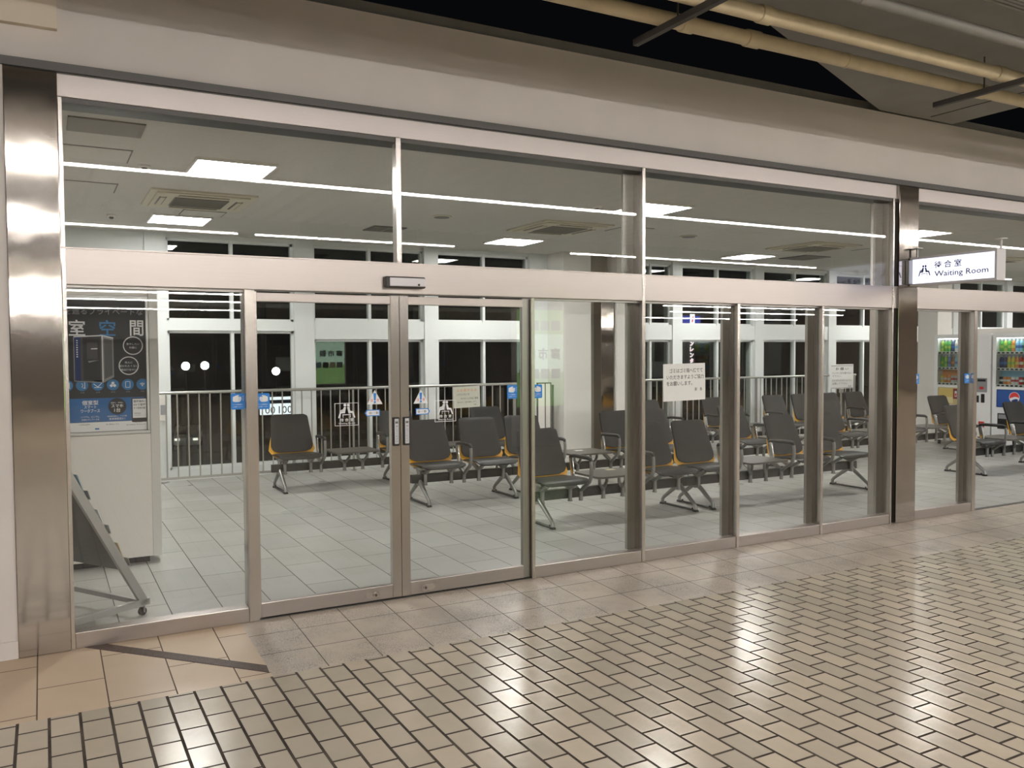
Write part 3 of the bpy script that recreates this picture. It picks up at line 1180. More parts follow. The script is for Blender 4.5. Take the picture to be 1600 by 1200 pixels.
def bench(x0, y0, mods, legs, label, arms_at=None):
    """one row unit on a beam: mods = list of (x, 's' seat | 't' table); legs = x positions"""
    t = thing('beam_seating', label, 'bench', (x0, y0, 0), 0, 'rows of waiting room seats')
    L0, L1 = mods[0][0] - 0.30 - x0, mods[-1][0] + 0.30 - x0
    bm = B()
    box(bm, L0, -0.03, 0.232, L1, 0.035, 0.325, 0.004)
    obj('beam', bm, BEAMM, t)
    for mx_, kd in mods:
        lx = mx_ - x0
        if kd == 's':
            st = inst('seat', proto('seat', seat_mesh, DGREY), t, (lx, 0, 0))
            inst('seat_shell', proto('seat_shell', shell_mesh, YELLOW), st)
            inst('backrest', proto('backrest', back_mesh, DGREY), st)
            inst('backrest_shell', proto('backrest_shell', backshell_mesh, SHELL), st)
            inst('seat_bracket', proto('seat_bracket', stub_mesh, CAST), t, (lx + 0.17, 0, 0))
            inst('seat_bracket', proto('seat_bracket', stub_mesh, CAST), t, (lx - 0.15, 0, 0))
        else:
            tb = inst('table_top', proto('table_top', table_mesh, TABLE, False), t, (lx, 0, 0))
            inst('table_bracket', proto('table_bracket', lambda: tbracket_mesh(-0.115), CAST), t, (lx, 0, 0))
            inst('table_bracket', proto('table_bracket', lambda: tbracket_mesh(-0.115), CAST), t, (lx + 0.24, 0, 0))
    for (a, ka), (b, kb) in zip(mods, mods[1:]):
        if ka == 't':
            ax = b - 0.305
        elif kb == 't':
            ax = a + 0.305
        else:
            ax = (a + b) / 2
        am = inst('armrest', proto('armrest', arm_mesh, CAST), t, (ax - x0, 0, 0))
        inst('arm_pad', proto('arm_pad', armpad_mesh, BLACK), am)
        inst('arm_plate', proto('arm_plate', armrear_mesh, CASTL), am)
    for lx in legs:
        lg = inst('leg', proto('leg', leg_mesh, CAST), t, (lx - x0, 0, 0))
        inst('foot_bar', proto('foot_bar', foot_mesh, BEAMM, False), lg)
    return t


R3, R2, R1 = 1.70, 3.37, 5.05
bench(4.23, R3, [(4.40, 's'), (5.09, 't'), (5.78, 's')], [4.23, 6.0], 'front row bench with a table between two seats, just past the sliding doors')
bench(6.24, R3, [(6.38, 's'), (7.11, 't'), (7.79, 's'), (8.49, 's')], [6.24, 8.71], 'front row bench whose table sits between a single seat and a pair of seats')
bench(11.0, R3, [(11.22, 's'), (11.90, 't'), (12.58, 's')], [11.0, 12.75], 'front row bench before the open doorway, facing out past the drinks machines')
bench(3.67, R2, [(3.87, 's'), (4.54, 's')], [3.67, 4.76], 'middle row bench of just two seats sharing an armrest, behind the second door leaf')
bench(5.0, R2, [(5.15, 's'), (5.87, 't'), (6.56, 's'), (7.16, 's')], [5.0, 7.35], 'middle row bench with a table after its end seat, before the white boxed column')
bench(8.2, R2, [(8.58, 's'), (9.27, 't')], [8.4, 9.3], 'middle row bench of one seat and one table, in the gap past the boxed column')
bench(10.4, R2, [(10.53, 's'), (11.21, 't'), (11.89, 's'), (12.57, 't'), (13.22, 's')], [10.4, 13.4], 'middle row bench reaching in front of the drinks machines')
bench(2.52, R1, [(2.72, 's'), (3.44, 't'), (4.14, 's'), (4.83, 't'), (5.51, 's')], [2.52, 3.98, 5.68], 'rear row bench behind the sliding doors, its end seat beside a table')
bench(8.2, R1, [(8.38, 's'), (9.07, 't'), (9.76, 's'), (10.44, 't'), (11.13, 's')], [8.25, 11.2], 'rear row bench alternating seats and tables by the second railing')
bench(11.7, R1, [(11.82, 's'), (12.50, 's'), (13.19, 's')], [11.75, 13.2], 'rear row bench of three seats side by side near the sign stand')


# ---- railings before the rear windows
def railing(xa, xb, label):
    t = thing('railing', label, 'railing', (xa, 6.3, 0))
    bm = B()
    cyl(bm, (0, 0, 1.185), (xb - xa, 0, 1.185), 0.021, 14)
    obj('top_rail', bm, RAILM, t, True)
    bm = B()
    box(bm, 0, -0.012, 0.055, xb - xa, 0.012, 0.085)
    obj('bottom_rail', bm, RAILM, t)
    n = int((xb - xa) / 0.136)
    pm = None
    for i in range(n + 1):
        x = 0.02 + i * (xb - xa - 0.04) / n
        if pm is None:
            bm = B()
            cyl(bm, (0, 0, 0.07), (0, 0, 1.17), 0.0095, 8)
            pm = obj('baluster', bm, RAILM, t, True)
            pm.location = (x, 0, 0)
        else:
            inst('baluster', pm.data, t, (x, 0, 0))
    n = max(2, int((xb - xa) / 1.9))
    for i in range(n + 1):
        x = 0.03 + i * (xb - xa - 0.06) / n
        bm = B()
        cyl(bm, (x, 0.03, 0.0), (x, 0.03, 1.17), 0.016, 10)
        cyl(bm, (x, 0.03, 0.0), (x, 0.03, 0.012), 0.04, 12)
        obj('railing_post', bm, RAILM, t, True)
    return t


railing(1.22, 6.55, 'steel bar railing before the rear windows behind the sliding doors')
railing(9.05, 14.4, 'steel bar railing before the rear windows beyond the boxed column')


t = thing('control_box', 'small white control box on the rear column by the railing end', 'control box', (1.36, YB - 0.05, 0.98))
bm = B()
box(bm, -0.055, -0.045, -0.17, 0.055, 0, 0.17, 0.008)
obj('case', bm, WPAINT, t)
bm = B()
box(bm, -0.03, -0.049, -0.09, 0.03, -0.044, 0.04)
obj('cover_plate', bm, PGREY, t)

t = thing('folding_board', 'white folding board with a dark frame leaning by the railing end and boxed column', 'board', (6.98, 6.12, 0))
bm = B()
for q in ((-0.16, 0.10, 0.10, 0.118), (-0.16, 1.182, 0.10, 1.20), (-0.16, 0.10, -0.142, 1.20), (0.082, 0.0, 0.10, 1.20), (-0.02, 0.1, -0.005, 1.19)):
    box(bm, q[0], -0.012, q[1], q[2], 0.012, q[3])
obj('frame', bm, ANGLE, t)
bm = B()
box(bm, -0.142, -0.006, 0.118, 0.082, 0.004, 1.182)
obj('panel', bm, WPAINT, t)
for x in (-0.14, 0.13):
    bm = B()
    box(bm, x - 0.012, -0.012, 0.0, x + 0.016, 0.012, 0.11 if x < 0 else 1.16)
    obj('post', bm, ANGLE, t)
t = thing('paper_slip', 'small white paper slip lying on the middle row table before the boxed column', 'paper', (5.86, 3.46, 0.4525))
bm = B()
prism(bm, [(-0.055, -0.035, 0), (0.05, -0.045, 0), (0.06, 0.03, 0), (-0.045, 0.04, 0)], (0, 0, 0.001))
obj('sheet', bm, PAPER, t)
t = thing('paper_slip', 'small cream paper slip lying on the front row table just past the sliding doors', 'paper', (5.20, 1.85, 0.4525))
bm = B()
prism(bm, [(-0.05, -0.03, 0), (0.05, -0.04, 0), (0.055, 0.025, 0), (-0.045, 0.035, 0)], (0, 0, 0.001))
obj('sheet', bm, MATS.get('cream_slip') or mat('cream_slip', (0.62, 0.55, 0.38), 0.7), t)

# ---- ceiling fittings
def cassette(x, y, label):
    t = thing('air_conditioner', label, 'air conditioner', (x, y, ZC - 0.002), 0, 'ceiling cassette air conditioners')
    bm = B()
    prism(bm, [(-0.50, -0.50, 0), (0.50, -0.50, 0), (0.50, 0.50, 0), (-0.50, 0.50, 0)], (0, 0, -0.018))
    box(bm, -0.44, -0.44, -0.034, 0.44, 0.44, -0.018, 0.006)
    obj('face_panel', bm, CASS, t)
    bm = B()
    box(bm, -0.26, -0.26, -0.040, 0.26, 0.26, -0.034)
    g = obj('return_grille', bm, GRILLE, t)
    bm = B()
    for i in range(16):
        yy = -0.24 + i * 0.032
        box(bm, -0.25, yy, -0.043, 0.25, yy + 0.008, -0.040)
    obj('grille_slats', bm, mat('grille_slat', (0.25, 0.24, 0.21), 0.6), g)
    for a in range(4):
        mx = Matrix.Rotation(a * math.pi / 2, 4, 'Z')
        bm = B()
        box(bm, -0.24, 0.33, -0.037, 0.24, 0.345, -0.033, 0, mx)
        box(bm, -0.24, 0.385, -0.037, 0.24, 0.40, -0.033, 0, mx)
        fl = obj('air_slot', bm, BLACK, t)
        bm = B()
        box(bm, -0.235, 0.345, -0.045, 0.235, 0.385, -0.032, 0, mx)
        obj('vane', bm, CASS, fl)
    return t


for x, lb in ((1.44, 'above the poster cabinet bay'), (5.82, 'above the notice bay'), (10.4, 'in the middle of the long room'), (14.9, 'above the drinks machines')):
    cassette(x, 3.83, 'cream four way cassette air conditioner ' + lb)


def vent(x, y, sx, sy, label):
    t = thing('ceiling_vent', label, 'vent', (x, y, ZC))
    bm = B()
    box(bm, -sx, -sy, -0.012, sx, sy, 0)
    obj('frame', bm, GRILLE, t)
    bm = B()
    n = 9
    for i in range(n):
        yy = -sy + 0.03 + i * (2 * sy - 0.06) / n
        box(bm, -sx + 0.03, yy, -0.016, sx - 0.03, yy + 0.012, -0.012)
    box(bm, -0.012, -sy + 0.02, -0.018, 0.012, sy - 0.02, -0.012)
    obj('slats', bm, mat('vent_slat', (0.30, 0.285, 0.25), 0.6), t)
    return t


vent(3.88, 4.95, 0.22, 0.22, 'square dark ceiling vent near the rear windows above the door leaves')
vent(11.5, 5.0, 0.3, 0.3, 'square dark ceiling vent near the rear windows deep in the room')
t = thing('ceiling_panel', 'flat dark brown ceiling panel close to the glass by the steel pillar', 'panel', (0.42, 1.12, ZC))
bm = B()
box(bm, -0.24, -0.2, -0.010, 0.24, 0.2, 0)
obj('panel', bm, mat('brown_panel', (0.20, 0.18, 0.15), 0.6), t)


def hatch(x, y, sx, sy, label):
    t = thing('access_hatch', label, 'hatch', (x, y, ZC))
    bm = B()
    box(bm, -sx, -sy, -0.006, sx, sy, 0)
    obj('panel', bm, CEIL, t)
    bm = B()
    for q in ((-sx - 0.012, -sy - 0.012, sx + 0.012, -sy), (-sx - 0.012, sy, sx + 0.012, sy + 0.012), (-sx - 0.012, -sy, -sx, sy), (sx, -sy, sx + 0.012, sy)):
        box(bm, q[0], q[1], -0.004, q[2], q[3], 0)
    obj('frame', bm, GRILLE, t)


hatch(0.36, 2.05, 0.28, 0.24, 'flush ceiling access hatch near the steel pillar, nearer the glass')
hatch(0.36, 3.55, 0.28, 0.24, 'flush ceiling access hatch beyond the first one by the side wall')
hatch(1.62, 4.72, 0.22, 0.18, 'small ceiling access hatch between cassette and rear light panel')
hatch(6.75, 3.6, 0.22, 0.22, 'ceiling access hatch beside the cassette of the notice bay')
hatch(11.6, 3.7, 0.22, 0.22, 'ceiling access hatch beside the cassette in the middle of the room')
for x, y, lb in ((4.12, 3.7, 'round ceiling speaker above the door leaves'), (7.88, 3.76, 'round ceiling speaker in front of the boxed column')):
    t = thing('ceiling_speaker', lb, 'speaker', (x, y, ZC))
    bm = B()
    lathe(bm, [(0.115, 0), (0.12, -0.004), (0.112, -0.012), (0.09, -0.013)], seg=28)
    obj('rim', bm, CASS, t, True)
    bm = B()
    lathe(bm, [(0.095, -0.010), (0.09, -0.016), (0.04, -0.018), (0.002, -0.018)], seg=28)
    obj('grille', bm, GRILLE, t, True)
for x, y, lb in ((0.78, 2.32, 'small smoke detector beside the first access hatch'), (5.35, 2.3, 'small smoke detector before the notice bay light'), (0.72, 5.3, 'small smoke detector near the rear windows by the cabinet'), (10.2, 2.4, 'small smoke detector in the middle of the room')):
    t = thing('smoke_detector', lb, 'smoke detector', (x, y, ZC))
    bm = B()
    lathe(bm, [(0.05, 0), (0.05, -0.014), (0.042, -0.022), (0.01, -0.024)], seg=20)
    obj('base', bm, WPAINT, t, True)
    bm = B()
    lathe(bm, [(0.022, -0.022), (0.024, -0.036), (0.012, -0.046), (0.002, -0.046)], seg=16)
    obj('sensor_head', bm, GRILLE, t, True)


# ---- poster cabinet
PX, PZ, PYF = 1, 1, 1.94
t = thing('poster_cabinet', 'tall white poster cabinet with a dark advertising poster on its front', 'cabinet', (-0.12, 2.2, 0))
# local origin at (-0.12, 2.2): front face y = 1.945 -> -0.255
bm = B()
box(bm, -0.93, -0.225, 0.055, 0.87, 0.235, 2.30)
obj('body', bm, WPAINT, t)
bm = B()
box(bm, 0.868, -0.252, 0.055, 0.94, 0.24, 2.30, 0.006)
obj('corner_post', bm, mat('post_white', (0.70, 0.69, 0.65), 0.4), t)
bm = B()
box(bm, -1.0, -0.252, 0.055, -0.928, 0.24, 2.30, 0.006)
obj('corner_post', bm, MATS['post_white'], t)
bm = B()
box(bm, -0.95, -0.18, 0.0, 0.85, 0.2, 0.055)
obj('plinth', bm, BLACK, t)
bm = B()
box(bm, -0.93, -0.245, 0.058, 0.868, -0.225, 1.055)
obj('front_panel', bm, WPAINT, t)
bm = B()
for q in ((-0.90, 1.06, 0.866, 1.085), (-0.90, 2.125, 0.866, 2.16), (-0.90, 1.085, -0.878, 2.125), (0.845, 1.085, 0.866, 2.125)):
    box(bm, q[0], -0.258, q[1], q[2], -0.225, q[3], 0.004)
fr = obj('poster_frame', bm, ALU, t)
bm = B()
box(bm, -0.878, -0.236, 1.085, 0.845, -0.226, 2.125)
ps = obj('poster', bm, PBLACK, t)
# print on the poster; local x: world x + 0.12
P = Print((0.12, -0.2365, 0), (1, 0, 0), (0, 0, 1), (0, -1, 0), 0.0004)
P.text('音を遮るプライベートな', 0.40, 2.035, 0.055, PGREY, 2, 0.62)
P.text('個', 0.03, 1.905, 0.125, PGREY, 2, bold=0.012)
P.text('室', 0.235, 1.905, 0.125, SWHITE, 2, 0.115, bold=0.012)
P.text('空', 0.45, 1.905, 0.125, PLBLUE, 2, 0.115, bold=0.012)
P.text('間', 0.662, 1.905, 0.125, SWHITE, 2, 0.10, bold=0.012)
P.o = Vector((0.075, -0.2365, 0))
# booth drawing
P.poly([(0.255, 1.49), (0.455, 1.475), (0.455, 1.845), (0.255, 1.835)], PDGREY, 1)
P.poly([(0.255, 1.49), (0.30, 1.488), (0.30, 1.836), (0.255, 1.835)], mat('booth_blue', (0.015, 0.04, 0.17), 0.5), 2)
P.poly([(0.318, 1.50), (0.440, 1.492), (0.440, 1.832), (0.318, 1.828)], PBLACK, 2)
P.poly([(0.345, 1.66), (0.42, 1.66), (0.42, 1.79), (0.345, 1.79)], PDGREY, 3)
P.poly([(0.455, 1.475), (0.535, 1.52), (0.535, 1.825), (0.455, 1.845)], PGREY, 2)
P.poly([(0.467, 1.50), (0.525, 1.53), (0.525, 1.81), (0.467, 1.825)], mat('booth_side', (0.13, 0.13, 0.135), 0.5), 3)
P.line([(0.255, 1.835), (0.455, 1.845), (0.535, 1.825)], 0.008, SWHITE, 4)
P.line([(0.255, 1.49), (0.455, 1.475), (0.535, 1.52)], 0.008, PGREY, 4)
P.line([(0.255, 1.49), (0.255, 1.835)], 0.006, PGREY, 4)
P.line([(0.455, 1.475), (0.455, 1.845)], 0.009, SWHITE, 4)
for i in range(8):
    P.rect(0.272, 1.80 - i * 0.018, 0.283, 1.81 - i * 0.018, SWHITE, 4)
P.line([(0.375, 1.74), (0.42, 1.742)], 0.008, SWHITE, 4)
P.poly([(0.35, 1.645), (0.43, 1.652), (0.36, 1.632)], PGREY, 4)
P.o = Vector((0.12, -0.2365, 0))
for cx, cy, rows in ((0.632, 1.765, ('集中したい', '作業に')), (0.598, 1.605, ('他人に', '聞かれたくない', '電話打合せに'))):
    P.ring(cx, cy, 0.074, 0.008, SWHITE, 2)
    for i, rtxt in enumerate(rows):
        P.text(rtxt, cx, cy + 0.013 * (len(rows) - 1) - i * 0.029, 0.018, SWHITE, 2)
for i, cx in enumerate((0.065, 0.155, 0.262, 0.372, 0.480, 0.588, 0.695)):
    P.disc(cx, 1.455, 0.044, PLBLUE, 1)
    if i == 6:
        for rr in (0.026, 0.018, 0.010):
            P.ring(cx, 1.440, rr, 0.004, SWHITE, 2, 10, 45, 135)
        P.disc(cx, 1.441, 0.004, SWHITE, 2, 10)
    elif i == 5:
        P.line([(cx - 0.016, 1.432), (cx + 0.016, 1.432), (cx + 0.016, 1.478), (cx - 0.016, 1.478), (cx - 0.016, 1.432)], 0.004, SWHITE, 2)
    elif i == 4:
        for a in (90, 210, 330):
            P.disc(cx, 1.455, 0.024, SWHITE, 2, 8, a - 30, a + 30)
            P.disc(cx + 0.013 * math.cos(math.radians(a)), 1.455 + 0.013 * math.sin(math.radians(a)), 0.011, SWHITE, 3, 12)
    elif i == 3:
        P.line([(cx - 0.03, 1.465), (cx, 1.44), (cx + 0.03, 1.472)], 0.005, SWHITE, 2)
        P.line([(cx - 0.026, 1.436), (cx + 0.026, 1.436)], 0.005, SWHITE, 2)
    else:
        P.ring(cx - 0.014, 1.455, 0.02, 0.004, SWHITE, 2, 10, -60, 60)
        P.line([(cx + 0.018, 1.432), (cx + 0.018, 1.478)], 0.005, SWHITE, 2)
        P.line([(cx + 0.005, 1.434), (cx + 0.024, 1.434)], 0.005, SWHITE, 2)
    P.text('防音換気電源'[i % 6] + '完備', cx, 1.398, 0.009, PGREY, 2)
P.rect(-0.75, 1.165, 0.708, 1.352, PBLUE, 1)
P.text('個室型', 0.315, 1.318, 0.036, SWHITE, 2, 0.115, bold=0.015)
P.text('スマート', 0.315, 1.284, 0.026, SWHITE, 2, 0.085, bold=0.01)
P.text('ワークブース', 0.315, 1.254, 0.028, SWHITE, 2, 0.135, bold=0.01)
P.text('いつでも、どこでも、', 0.315, 1.206, 0.015, SWHITE, 2, 0.13)
P.text('快適なテレワークを', 0.315, 1.184, 0.015, SWHITE, 2, 0.125)
P.disc(0.508, 1.283, 0.066, PBLACK, 2)
P.text('登録も、利用も、', 0.508, 1.312, 0.012, SWHITE, 3)
P.text('スマホ', 0.508, 1.287, 0.026, SWHITE, 3, bold=0.012)
P.text('1台', 0.508, 1.254, 0.034, SWHITE, 3, bold=0.012)
P.text('事前登録必要なし、アプリ不要', 0.505, 1.205, 0.012, SWHITE, 2, 0.14)
P.text('簡単開閉見れ！', 0.505, 1.184, 0.018, SWHITE, 2, 0.115)
P.rect(0.612, 1.152, 0.728, 1.345, PBLACK, 2, 0.008)
P.rect(0.620, 1.185, 0.720, 1.338, SWHITE, 3)
for i, r_ in enumerate(('登録無料！', '3分で登録', 'すぐ利用可能')):
    P.text(r_, 0.670, 1.318 - i * 0.027, 0.019, INK, 4, 0.088, bold=0.01)
P.text('簡単登録は', 0.655, 1.222, 0.009, INK, 4)
P.text('こちらから', 0.655, 1.207, 0.009, INK, 4)
P.rect(-0.75, 1.088, 0.722, 1.163, SWHITE, 1)
P.text('ご利用料金案内', 0.27, 1.146, 0.011, INK, 2)
P.text('導入検討はこちら', 0.47, 1.142, 0.011, INK, 2)
P.rect(0.345, 1.104, 0.375, 1.116, PLBLUE, 2)
P.text('お問い合わせ', 0.66, 1.150, 0.009, INK, 2)
P.text('受付時間 平日のみ', 0.64, 1.132, 0.008, INK, 2, 0.14)
P.build('poster_print', ps)

# ---- brochure stand seen from behind, on castors
n_ = Vector((0.86, 0.51, 0)).normalized()
w_ = Vector((-0.53, 0.85, 0)).normalized()
p0 = Vector((0.545, 0.50, 0))
t = thing('brochure_stand', 'grey metal brochure stand on castors leaning beside the white poster cabinet', 'stand', p0)
lean = Vector((-n_.x * 0.66, -n_.y * 0.66, 1.18))
bm = B()
bar(bm, (0, 0, 0.07), Vector((0, 0, 0.07)) + lean, 0.03, 0.055, (n_.x, n_.y, 0.5), 0.003)
obj('upright', bm, ALU, t)
bm = B()
bar(bm, w_ * 0.80 + Vector((0, 0, 0.07)), w_ * 0.80 + Vector((0, 0, 0.07)) + lean, 0.03, 0.055, (n_.x, n_.y, 0.5), 0.003)
obj('upright', bm, ALU, t)
for q, lb in ((Vector((0, 0, 0)), None), (w_ * 0.80, None)):
    bm = B()
    bar(bm, q + n_ * 0.03 + Vector((0, 0, 0.085)), q - n_ * 0.92 + Vector((0, 0, 0.085)), 0.03, 0.045, bev=0.003)
    obj('foot', bm, ALU, t)
bm = B()
bar(bm, Vector((0, 0, 0.10)) - n_ * 0.06, w_ * 0.80 + Vector((0, 0, 0.10)) - n_ * 0.06, 0.025, 0.03)
obj('cross_bar', bm, ALU, t)
bm = B()
bar(bm, Vector((0, 0, 0.09)) - n_ * 0.85, w_ * 0.80 + Vector((0, 0, 0.09)) - n_ * 0.85, 0.025, 0.03)
obj('cross_bar', bm, ALU, t)
ld = lean.normalized()
bk = w_.cross(ld)
bm = B()
a = Vector((0, 0, 0.07)) + lean * 0.21 - n_ * 0.0
prism(bm, [a + w_ * 0.02, a + w_ * 0.78, a + w_ * 0.78 + lean * 0.78, a + w_ * 0.02 + lean * 0.78], n_ * 0.012)
obj('back_panel', bm, GREYP, t)
for i in range(4):
    bm = B()
    c = Vector((0, 0, 0.07)) + lean * (0.22 + 0.20 * i) + n_ * 0.012
    prism(bm, [c + w_ * 0.03, c + w_ * 0.03 + n_ * 0.06, c + w_ * 0.03 + n_ * 0.075 + lean * 0.05, c + w_ * 0.03 + n_ * 0.07 + lean * 0.05, c + w_ * 0.03 + n_ * 0.055 + Vector((0, 0, 0.006)), c + w_ * 0.03 + Vector((0, 0, 0.006))], w_ * 0.74)
    obj('shelf', bm, ALU, t)
for q in (Vector((0, 0, 0)) - n_ * 0.02, w_ * 0.80 - n_ * 0.02, -n_ * 0.88, w_ * 0.80 - n_ * 0.88):
    bm = B()
    c = q + Vector((0, 0, 0.026))
    cyl(bm, c - w_ * 0.011, c + w_ * 0.011, 0.026, 18)
    cs = obj('castor', bm, RUBBER, t, True)
    bm = B()
    bar(bm, c - w_ * 0.016 + Vector((0, 0, -0.005)), c - w_ * 0.016 + Vector((0, 0, 0.04)), 0.022, 0.004, n_)
    bar(bm, c + w_ * 0.016 + Vector((0, 0, -0.005)), c + w_ * 0.016 + Vector((0, 0, 0.04)), 0.022, 0.004, n_)
    bar(bm, c - w_ * 0.018 + Vector((0, 0, 0.038)), c + w_ * 0.018 + Vector((0, 0, 0.038)), 0.022, 0.004)
    obj('castor_fork', bm, ALU, cs)
# brochures standing in its racks
BCOL = [mat('brochure_cream', (0.75, 0.62, 0.40), 0.6), mat('brochure_white', (0.80, 0.80, 0.78), 0.6), mat('brochure_teal', (0.25, 0.40, 0.45), 0.6), mat('brochure_orange', (0.80, 0.42, 0.12), 0.6)]
k = 0
for i, lb0 in enumerate(('bottom', 'second', 'third', 'top')):
    for j, off in enumerate((0.06, 0.24, 0.42, 0.60)):
        c = p0 + Vector((0, 0, 0.07)) + lean * (0.23 + 0.20 * i) + n_ * 0.060 + w_ * off
        hgt = 0.28 if i == 3 else 0.16
        up = (lean.normalized() * 0.9 + n_ * (0.16 if i < 3 else 0.30)).normalized()
        o = thing('brochure', '%s brochure in the %s rack of the grey stand, %s along' % (('cream', 'white', 'teal', 'orange')[(i + j) % 4] if i < 3 else ('orange edged cream', 'white', 'teal', 'cream')[j], lb0, ('first', 'second', 'third', 'last')[j]), 'brochure', c, 0, 'brochures in the stand')
        bm = B()
        prism(bm, [Vector((0, 0, 0)), w_ * 0.14, w_ * 0.14 + up * hgt, up * hgt], n_ * 0.006)
        obj('cover', bm, BCOL[(i + j) % 4] if i < 3 else BCOL[(0, 1, 2, 0)[j]], o)
        pr = Print(n_ * 0.0065, w_, up, n_, 0.0004)
        pr.rect(0.008, hgt * 0.72, 0.132, hgt * 0.96, BCOL[(i + j + 3) % 4], 1)
        pr.rect(0.012, hgt * 0.15, 0.128, hgt * 0.6, BCOL[(i + j + 1) % 4], 1)
        pr.build('cover_print', o)

# ---- sensor over the doors
t = thing('door_sensor', 'slim grey door sensor on the transom above the meeting door leaves', 'sensor', (2.168, -0.012, 2.176))
bm = B()
box(bm, -0.145, -0.05, -0.038, 0.145, 0, 0.038, 0.01)
obj('housing', bm, mat('sensor_dark', (0.05, 0.045, 0.045), 0.4), t)
bm = B()
box(bm, -0.118, -0.056, -0.028, 0.140, -0.045, 0.030, 0.004)
obj('cover', bm, mat('sensor_silver', (0.62, 0.60, 0.62), 0.35, 0.3), t)
bm = B()
cyl(bm, (0.09, -0.056, -0.016), (0.09, -0.059, -0.016), 0.008, 12)
obj('lens', bm, BLACK, t)

# ---- stickers on the glass (outer face)
SY = GY - 0.0055


def sticker(name, label, cx, cz, group=None, y=SY):
    t = thing(name, label, 'sign', (cx, y, cz), 0, group)
    return t, Print((0, -0.0008, 0), (1, 0, 0), (0, 0, 1), (0, -1, 0), 0.0003)


def backing(t, w, h, m, r=0.0, th=0.0008):
    bm = B()
    if r:
        pts = []
        for cx, cy, a in ((w / 2 - r, -h / 2 + r, -90), (w / 2 - r, h / 2 - r, 0), (-w / 2 + r, h / 2 - r, 90), (-w / 2 + r, -h / 2 + r, 180)):
            for i in range(5):
                q = math.radians(a + 22.5 * i)
                pts.append((cx + r * math.cos(q), 0, cy + r * math.sin(q)))
        prism(bm, pts, (0, -th, 0))
    else:
        box(bm, -w / 2, -th, -h / 2, w / 2, 0, h / 2)
    return obj('sheet', bm, m, t)


def hand(cx, cz, flip, label):
    t, P = sticker('hand_sign', label, cx, cz, 'blue hand stickers')
    backing(t, 0.084, 0.102, SBLUE, 0.01)
    f = -1 if flip else 1
    pl = [(-0.030, 0.028), (-0.012, 0.036), (0.004, 0.040), (0.010, 0.034), (-0.002, 0.029), (0.020, 0.029), (0.023, 0.024), (0.021, 0.021), (0.024, 0.016), (0.021, 0.012), (0.022, 0.008), (0.018, 0.004),
          (0.016, 0.0), (0.008, -0.004), (-0.014, -0.004), (-0.030, 0.0)]
    P.poly([(f * x, y) for x, y in pl], SWHITE, 1)
    for yy in (0.0235, 0.0145, 0.0065):
        P.line([(f * 0.004, yy), (f * 0.020, yy)], 0.0012, SBLUE, 2)
    for a in (-40, 0, 40):
        q = math.radians(a)
        P.line([(f * (0.026 + 0.004 * math.cos(q)), 0.018 + 0.012 * math.sin(q)), (f * (0.026 + 0.012 * math.cos(q)), 0.018 + 0.022 * math.sin(q))], 0.0022, SWHITE, 1)
    P.text('ドアの開閉時に', 0, -0.020, 0.0085, SWHITE, 1)
    P.text('ご注意ください', 0, -0.034, 0.0085, SWHITE, 1)
    P.build('print', t)


hand(1.064, 1.40, False, 'blue hand sticker on the poster pane, beside the first slim post')
hand(1.221, 1.396, True, 'blue hand sticker on the first door leaf, beside the slim post')
hand(3.030, 1.405, False, 'blue hand sticker on the second door leaf, beside the post it slides to')
hand(3.245, 1.403, True, 'blue hand sticker on the fixed pane just past the second door leaf')
hand(7.625, 1.405, False, 'blue hand sticker on the pane past the pillar, close to the pillar')
hand(8.44, 1.395, True, 'blue hand sticker on the pane by the open doorway post')


def tri(cx, cz, label):
    t, P = sticker('warning_sign', label, cx, cz, 'white triangle warnings')
    bm = B()
    prism(bm, [(-0.055, 0, -0.046), (0.055, 0, -0.046), (0, 0, 0.052)], (0, -0.0008, 0))
    obj('sheet', bm, SWHITE, t)
    P.poly([(-0.010, 0.030), (0.010, 0.030), (0.006, -0.020), (-0.006, -0.020)], SBLUE, 1)
    P.disc(0, -0.031, 0.0075, SBLUE, 1, 14)
    P.text('注', -0.022, -0.018, 0.020, SRED, 2)
    P.text('意', 0.022, -0.018, 0.020, SRED, 2)
    P.text('自動ドア', 0, -0.042, 0.006, INK, 2)
    P.build('print', t)


tri(1.966, 1.396, 'white triangle warning sticker on the first door leaf')
tri(2.302, 1.390, 'white triangle warning sticker on the second door leaf')


def arrow(cx, cz, f, label):
    t, P = sticker('arrow_sign', label, cx, cz, 'blue edged automatic door arrows')
    bm = B()
    prism(bm, [(-f * 0.045, 0, 0.022), (f * 0.048, 0, 0.022), (f * 0.062, 0, 0), (f * 0.048, 0, -0.022), (-f * 0.045, 0, -0.022)], (0, -0.0008, 0))
    obj('sheet', bm, SBLUE, t)
    P.poly([(-f * 0.039, 0.016), (f * 0.044, 0.016), (f * 0.053, 0), (f * 0.044, -0.016), (-f * 0.039, -0.016)], SWHITE, 1)
    P.text('自', -0.022, 0, 0.018, INK, 2)
    P.text('動', 0.026, 0, 0.018, INK, 2)
    P.text('ドア', 0.002, 0, 0.008, SBLUE, 2, 0.022)
    P.build('print', t)


arrow(1.956, 1.292, -1, 'blue edged arrow sticker pointing away from the meeting edge on the first door leaf')
arrow(2.308, 1.288, 1, 'blue edged arrow sticker pointing away from the meeting edge on the second door leaf')


